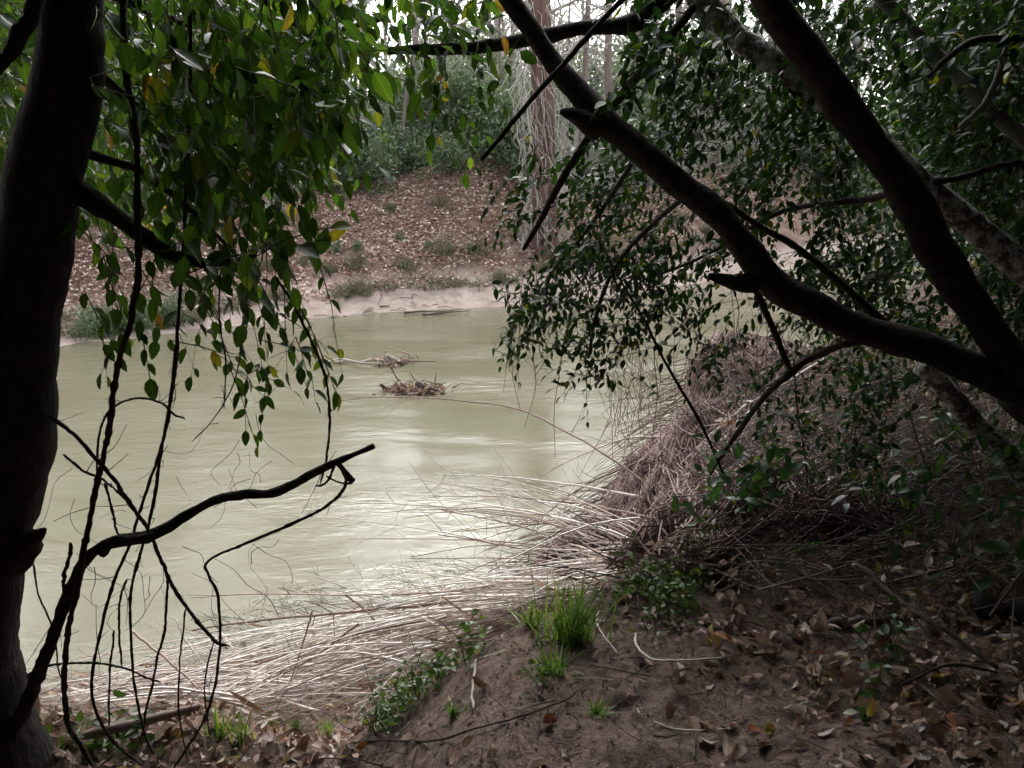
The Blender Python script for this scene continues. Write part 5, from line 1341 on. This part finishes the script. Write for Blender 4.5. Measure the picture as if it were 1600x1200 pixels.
# ------------------------------------------------------------------ hanging vines on the left
VN = [([(193, -40), (195, 0), (205, 130), (215, 220), (218, 300), (216, 420), (205, 510), (190, 580), (172, 690), (155, 760), (140, 830), (125, 920), (112, 970), (108, 1030), (105, 1090), (112, 1138), (130, 1165), (150, 1205)], 2.35, 6.5, 'thickest dark vine hanging just right of the left trunk'),
      ([(296, -40), (298, 150), (290, 290), (285, 420), (270, 600), (255, 690), (225, 780), (205, 850), (175, 920), (155, 1000), (145, 1060), (150, 1110), (180, 1160), (222, 1197)], 2.45, 3.6, 'long thin vine curving past the low branch to the ground'),
      ([(278, 520), (273, 590), (262, 660), (245, 770), (232, 830), (212, 900), (205, 960), (210, 1060), (222, 1130), (240, 1180)], 2.5, 3.2, 'thin vine running close beside the long thin one'),
      ([(72, 645), (110, 675), (155, 725), (190, 765), (235, 835), (260, 895), (290, 945), (335, 1000), (358, 1010)], 2.38, 4.2, 'straight vine slanting down right from the trunk across the low branch'),
      ([(430, 430), (455, 470), (480, 520), (508, 590), (516, 650), (513, 710), (500, 757)], 2.5, 3.0, 'bowed vine hanging from the leaves onto the low branch tip'),
      ([(532, 730), (540, 750), (530, 772), (500, 795), (440, 825), (330, 873), (325, 900), (338, 935), (340, 1020), (325, 1100), (290, 1170), (268, 1205)], 2.4, 3.2, 'vine looping from the low branch tip back down to the ground'),
      ([(155, 760), (152, 720), (155, 680), (168, 645), (190, 627), (220, 620), (250, 627), (272, 645), (290, 655)], 2.4, 2.4, 'small arching vine above the low branch'),
      ([(98, 710), (130, 735), (155, 745), (180, 765), (205, 795)], 2.42, 2.6, 'short twig slanting through the vines'),
      ([(162, 755), (175, 810), (190, 845)], 2.42, 2.6, 'short straight vine piece above the low branch'),
      ([(110, 848), (100, 890), (97, 925), (104, 940)], 2.4, 4.0, 'short upright stub beside the low branch'),
      ([(40, 1058), (62, 1045), (90, 1038), (150, 1035), (200, 1045), (252, 1067)], 2.4, 2.4, 'thin vine bowing right from the foot of the trunk'),
      ([(290, 950), (282, 1040), (280, 1110), (292, 1185)], 2.45, 2.0, 'thin straight vine right of the bundle'),
      ([(199, 905), (188, 930), (186, 980), (190, 1040)], 2.42, 2.6, 'short dark vine piece below the low branch'),
      ([(178, 985), (173, 1040), (172, 1090), (170, 1135)], 2.42, 2.2, 'thin dark vine between the lower vines'),
      ([(262, 900), (258, 980), (243, 1035), (230, 1100), (218, 1160)], 2.5, 2.6, 'vine sloping left at the bottom of the bundle'),
      ([(335, 1000), (325, 1040), (320, 1090), (328, 1150)], 2.5, 1.6, 'threadlike vine at the right of the loop'),
      ([(52, 880), (60, 930), (78, 970), (86, 1010), (92, 1050), (105, 1070)], 2.6, 1.8, 'thin vine wandering beside the trunk foot'),
      ([(345, 420), (342, 500), (352, 570), (350, 640)], 2.5, 1.6, 'thread vine hanging among the lower leaves'),
      ([(380, 430), (378, 520), (365, 600), (330, 660), (300, 690)], 2.5, 1.4, 'thin curling tendril below the leaves')]
for k, (pts, Y, r, lab) in enumerate(VN):
    gg = rng_(700 + k); n_ = len(pts)
    geo, b = limb([(a, c, Y + .05 * math.sin(i * .9 + k), r * .82 * (1 - .25 * i / (n_ - 1))) for i, (a, c) in enumerate(pts)], 8, .4, 720 + k, 12 * n_ if r > 2 else 7 * n_, .04)
    tw = [geo]
    for q in range(int(n_ * .8)):
        i = int(gg.integers(0, n_ - 1)); f = gg.random(); p = at(pts[i][0] * (1 - f) + pts[i + 1][0] * f, pts[i][1] * (1 - f) + pts[i + 1][1] * f, Y)
        d2 = gg.normal(0, .6, 3) + [0, 0, -.1]; L = gg.uniform(.01, .05) if gg.random() < .6 else gg.uniform(.06, .2)
        tw.append(tube(spline([p, p + d2 * L * .5 + gg.normal(0, .006, 3), p + d2 * L + gg.normal(0, .01, 3)], 6), np.linspace(.0016, .0008, 6), 3, False))
    o = build('hanging_vine', join(tw), M['vine'], origin=b); tag(o, lab, 'vine', 'vines hanging beside the left trunk')
# loose tendrils
st = []; g = rng_(750)
for k in range(50):
    px = g.uniform(90, 480); py = g.uniform(560, 1100); Y = g.uniform(2.4, 3.2)
    if py < 700 and px < 200: continue
    a = g.random() * 6.283; L = g.uniform(20, 70); pts = [(px, py)]; a2 = a
    for q in range(4):
        a2 += g.normal(0, .55); pts.append((pts[-1][0] + math.cos(a2) * L / 2, pts[-1][1] + math.sin(a2) * L / 2))
    C = spline([at(u_, v_, Y + g.normal(0, .02)) for u_, v_ in pts], 14)
    r = g.uniform(.0008, .0017)
    st.append(tube(C, np.linspace(r, r * .6, 14), 3, False))
for k in range(60):
    px = g.uniform(790, 1280); py = g.uniform(380, 560); Y = g.uniform(3.7, 4.5); L = g.uniform(40, 190)
    C = spline([at(px + g.normal(0, 5) + q * g.normal(0, 10), py + L * q, Y) for q in (0, .3, .6, 1)], 10)
    r = g.uniform(.001, .003); st.append(tube(C, np.linspace(r, r * .5, 10), 3, False))
o = build('loose_tendrils', join(st), M['vine'], origin=(0, 3, 3)); tag(o, 'thin curling tendrils and dangling strings', None, None, 'stuff')

# ------------------------------------------------------------------ trees farther along the near bank, right
nb = [make_proto('near', *(lambda q: (tube(np.array([[0, 0, 0], [.1, 0, 3], [.05, .1, 7], [0, 0, 10]]), [.2, .16, .1, .03], 8, True, .2, 900 + k), q[1]))(leaf_ball(910 + k, 6500, 2.3, 4.6, .16)), M['trunk_bark'], M['small_leaf']) for k in range(2)]
for k, (x_, y_, s_, lab) in enumerate([(5.3, 9.4, .8, 'dark evergreen tree on the near bank, nearest behind the leaning tree'), (6.6, 12.2, .95, 'second dark evergreen tree along the near bank behind the limbs'), (8.2, 14.0, 1.0, 'third dark evergreen tree along the near bank at the right edge'), (10.4, 15.6, 1.1, 'dark evergreen tree far along the near bank, at the right edge'), (7.6, 10.2, 1.1, 'dark evergreen tree beside the right edge, mostly out of sight'), (12.5, 18.2, 1.2, 'farthest dark evergreen tree along the near bank at right')]):
    plant('bank_evergreen', nb[k % 2], lab, 'tree', 'evergreen trees on the near bank', x_, y_, s_, k * 2.1, -.9)

# ------------------------------------------------------------------ unseen wood around the standpoint, packed dense to shade the near bank
gw = rng_(800); gs = []; trk = []
mass = crown_mass(801, [((-6, -4, 5.5), (4, 4, 5)), ((6, -4, 5.5), (4, 4, 5)), ((0, -6, 5), (6, 2.5, 5)), ((-7, 1, 6), (2.5, 3, 4)), ((8, 2.5, 5), (2.5, 3, 4)), ((0, -3, 8.5), (7, 4, 1.5)), ((9, 8, 6), (2.5, 4, 4)), ((0, -7.5, 3), (8, 1.5, 3)), ((-8.5, -2, 3), (2, 4, 2.5)), ((8.5, -2, 3), (2, 4, 2.5)), ((0, -1, 9), (9, 5, 1.5))], 70000, .42)
for k in range(12):
    x_ = gw.uniform(-9, 9); y_ = gw.uniform(-9, -3); b = np.array([x_, y_, 1.8])
    trk.append(tube(np.array([b, b + [gw.normal(0, .3), gw.normal(0, .3), 5], b + [gw.normal(0, .6), gw.normal(0, .6), 11]]), [.2, .15, .06], 8))
o = build('woodland', mass, M['small_leaf'], origin=(0, -4, 2)); tag(o, 'unseen dense woodland shading the near bank', None, None, 'stuff')
o = build('woodland_trunks', join(trk), M['trunk_bark'], origin=(0, -4, 2)); tag(o, 'trunks of the unseen woodland on the near bank', None, None, 'stuff')
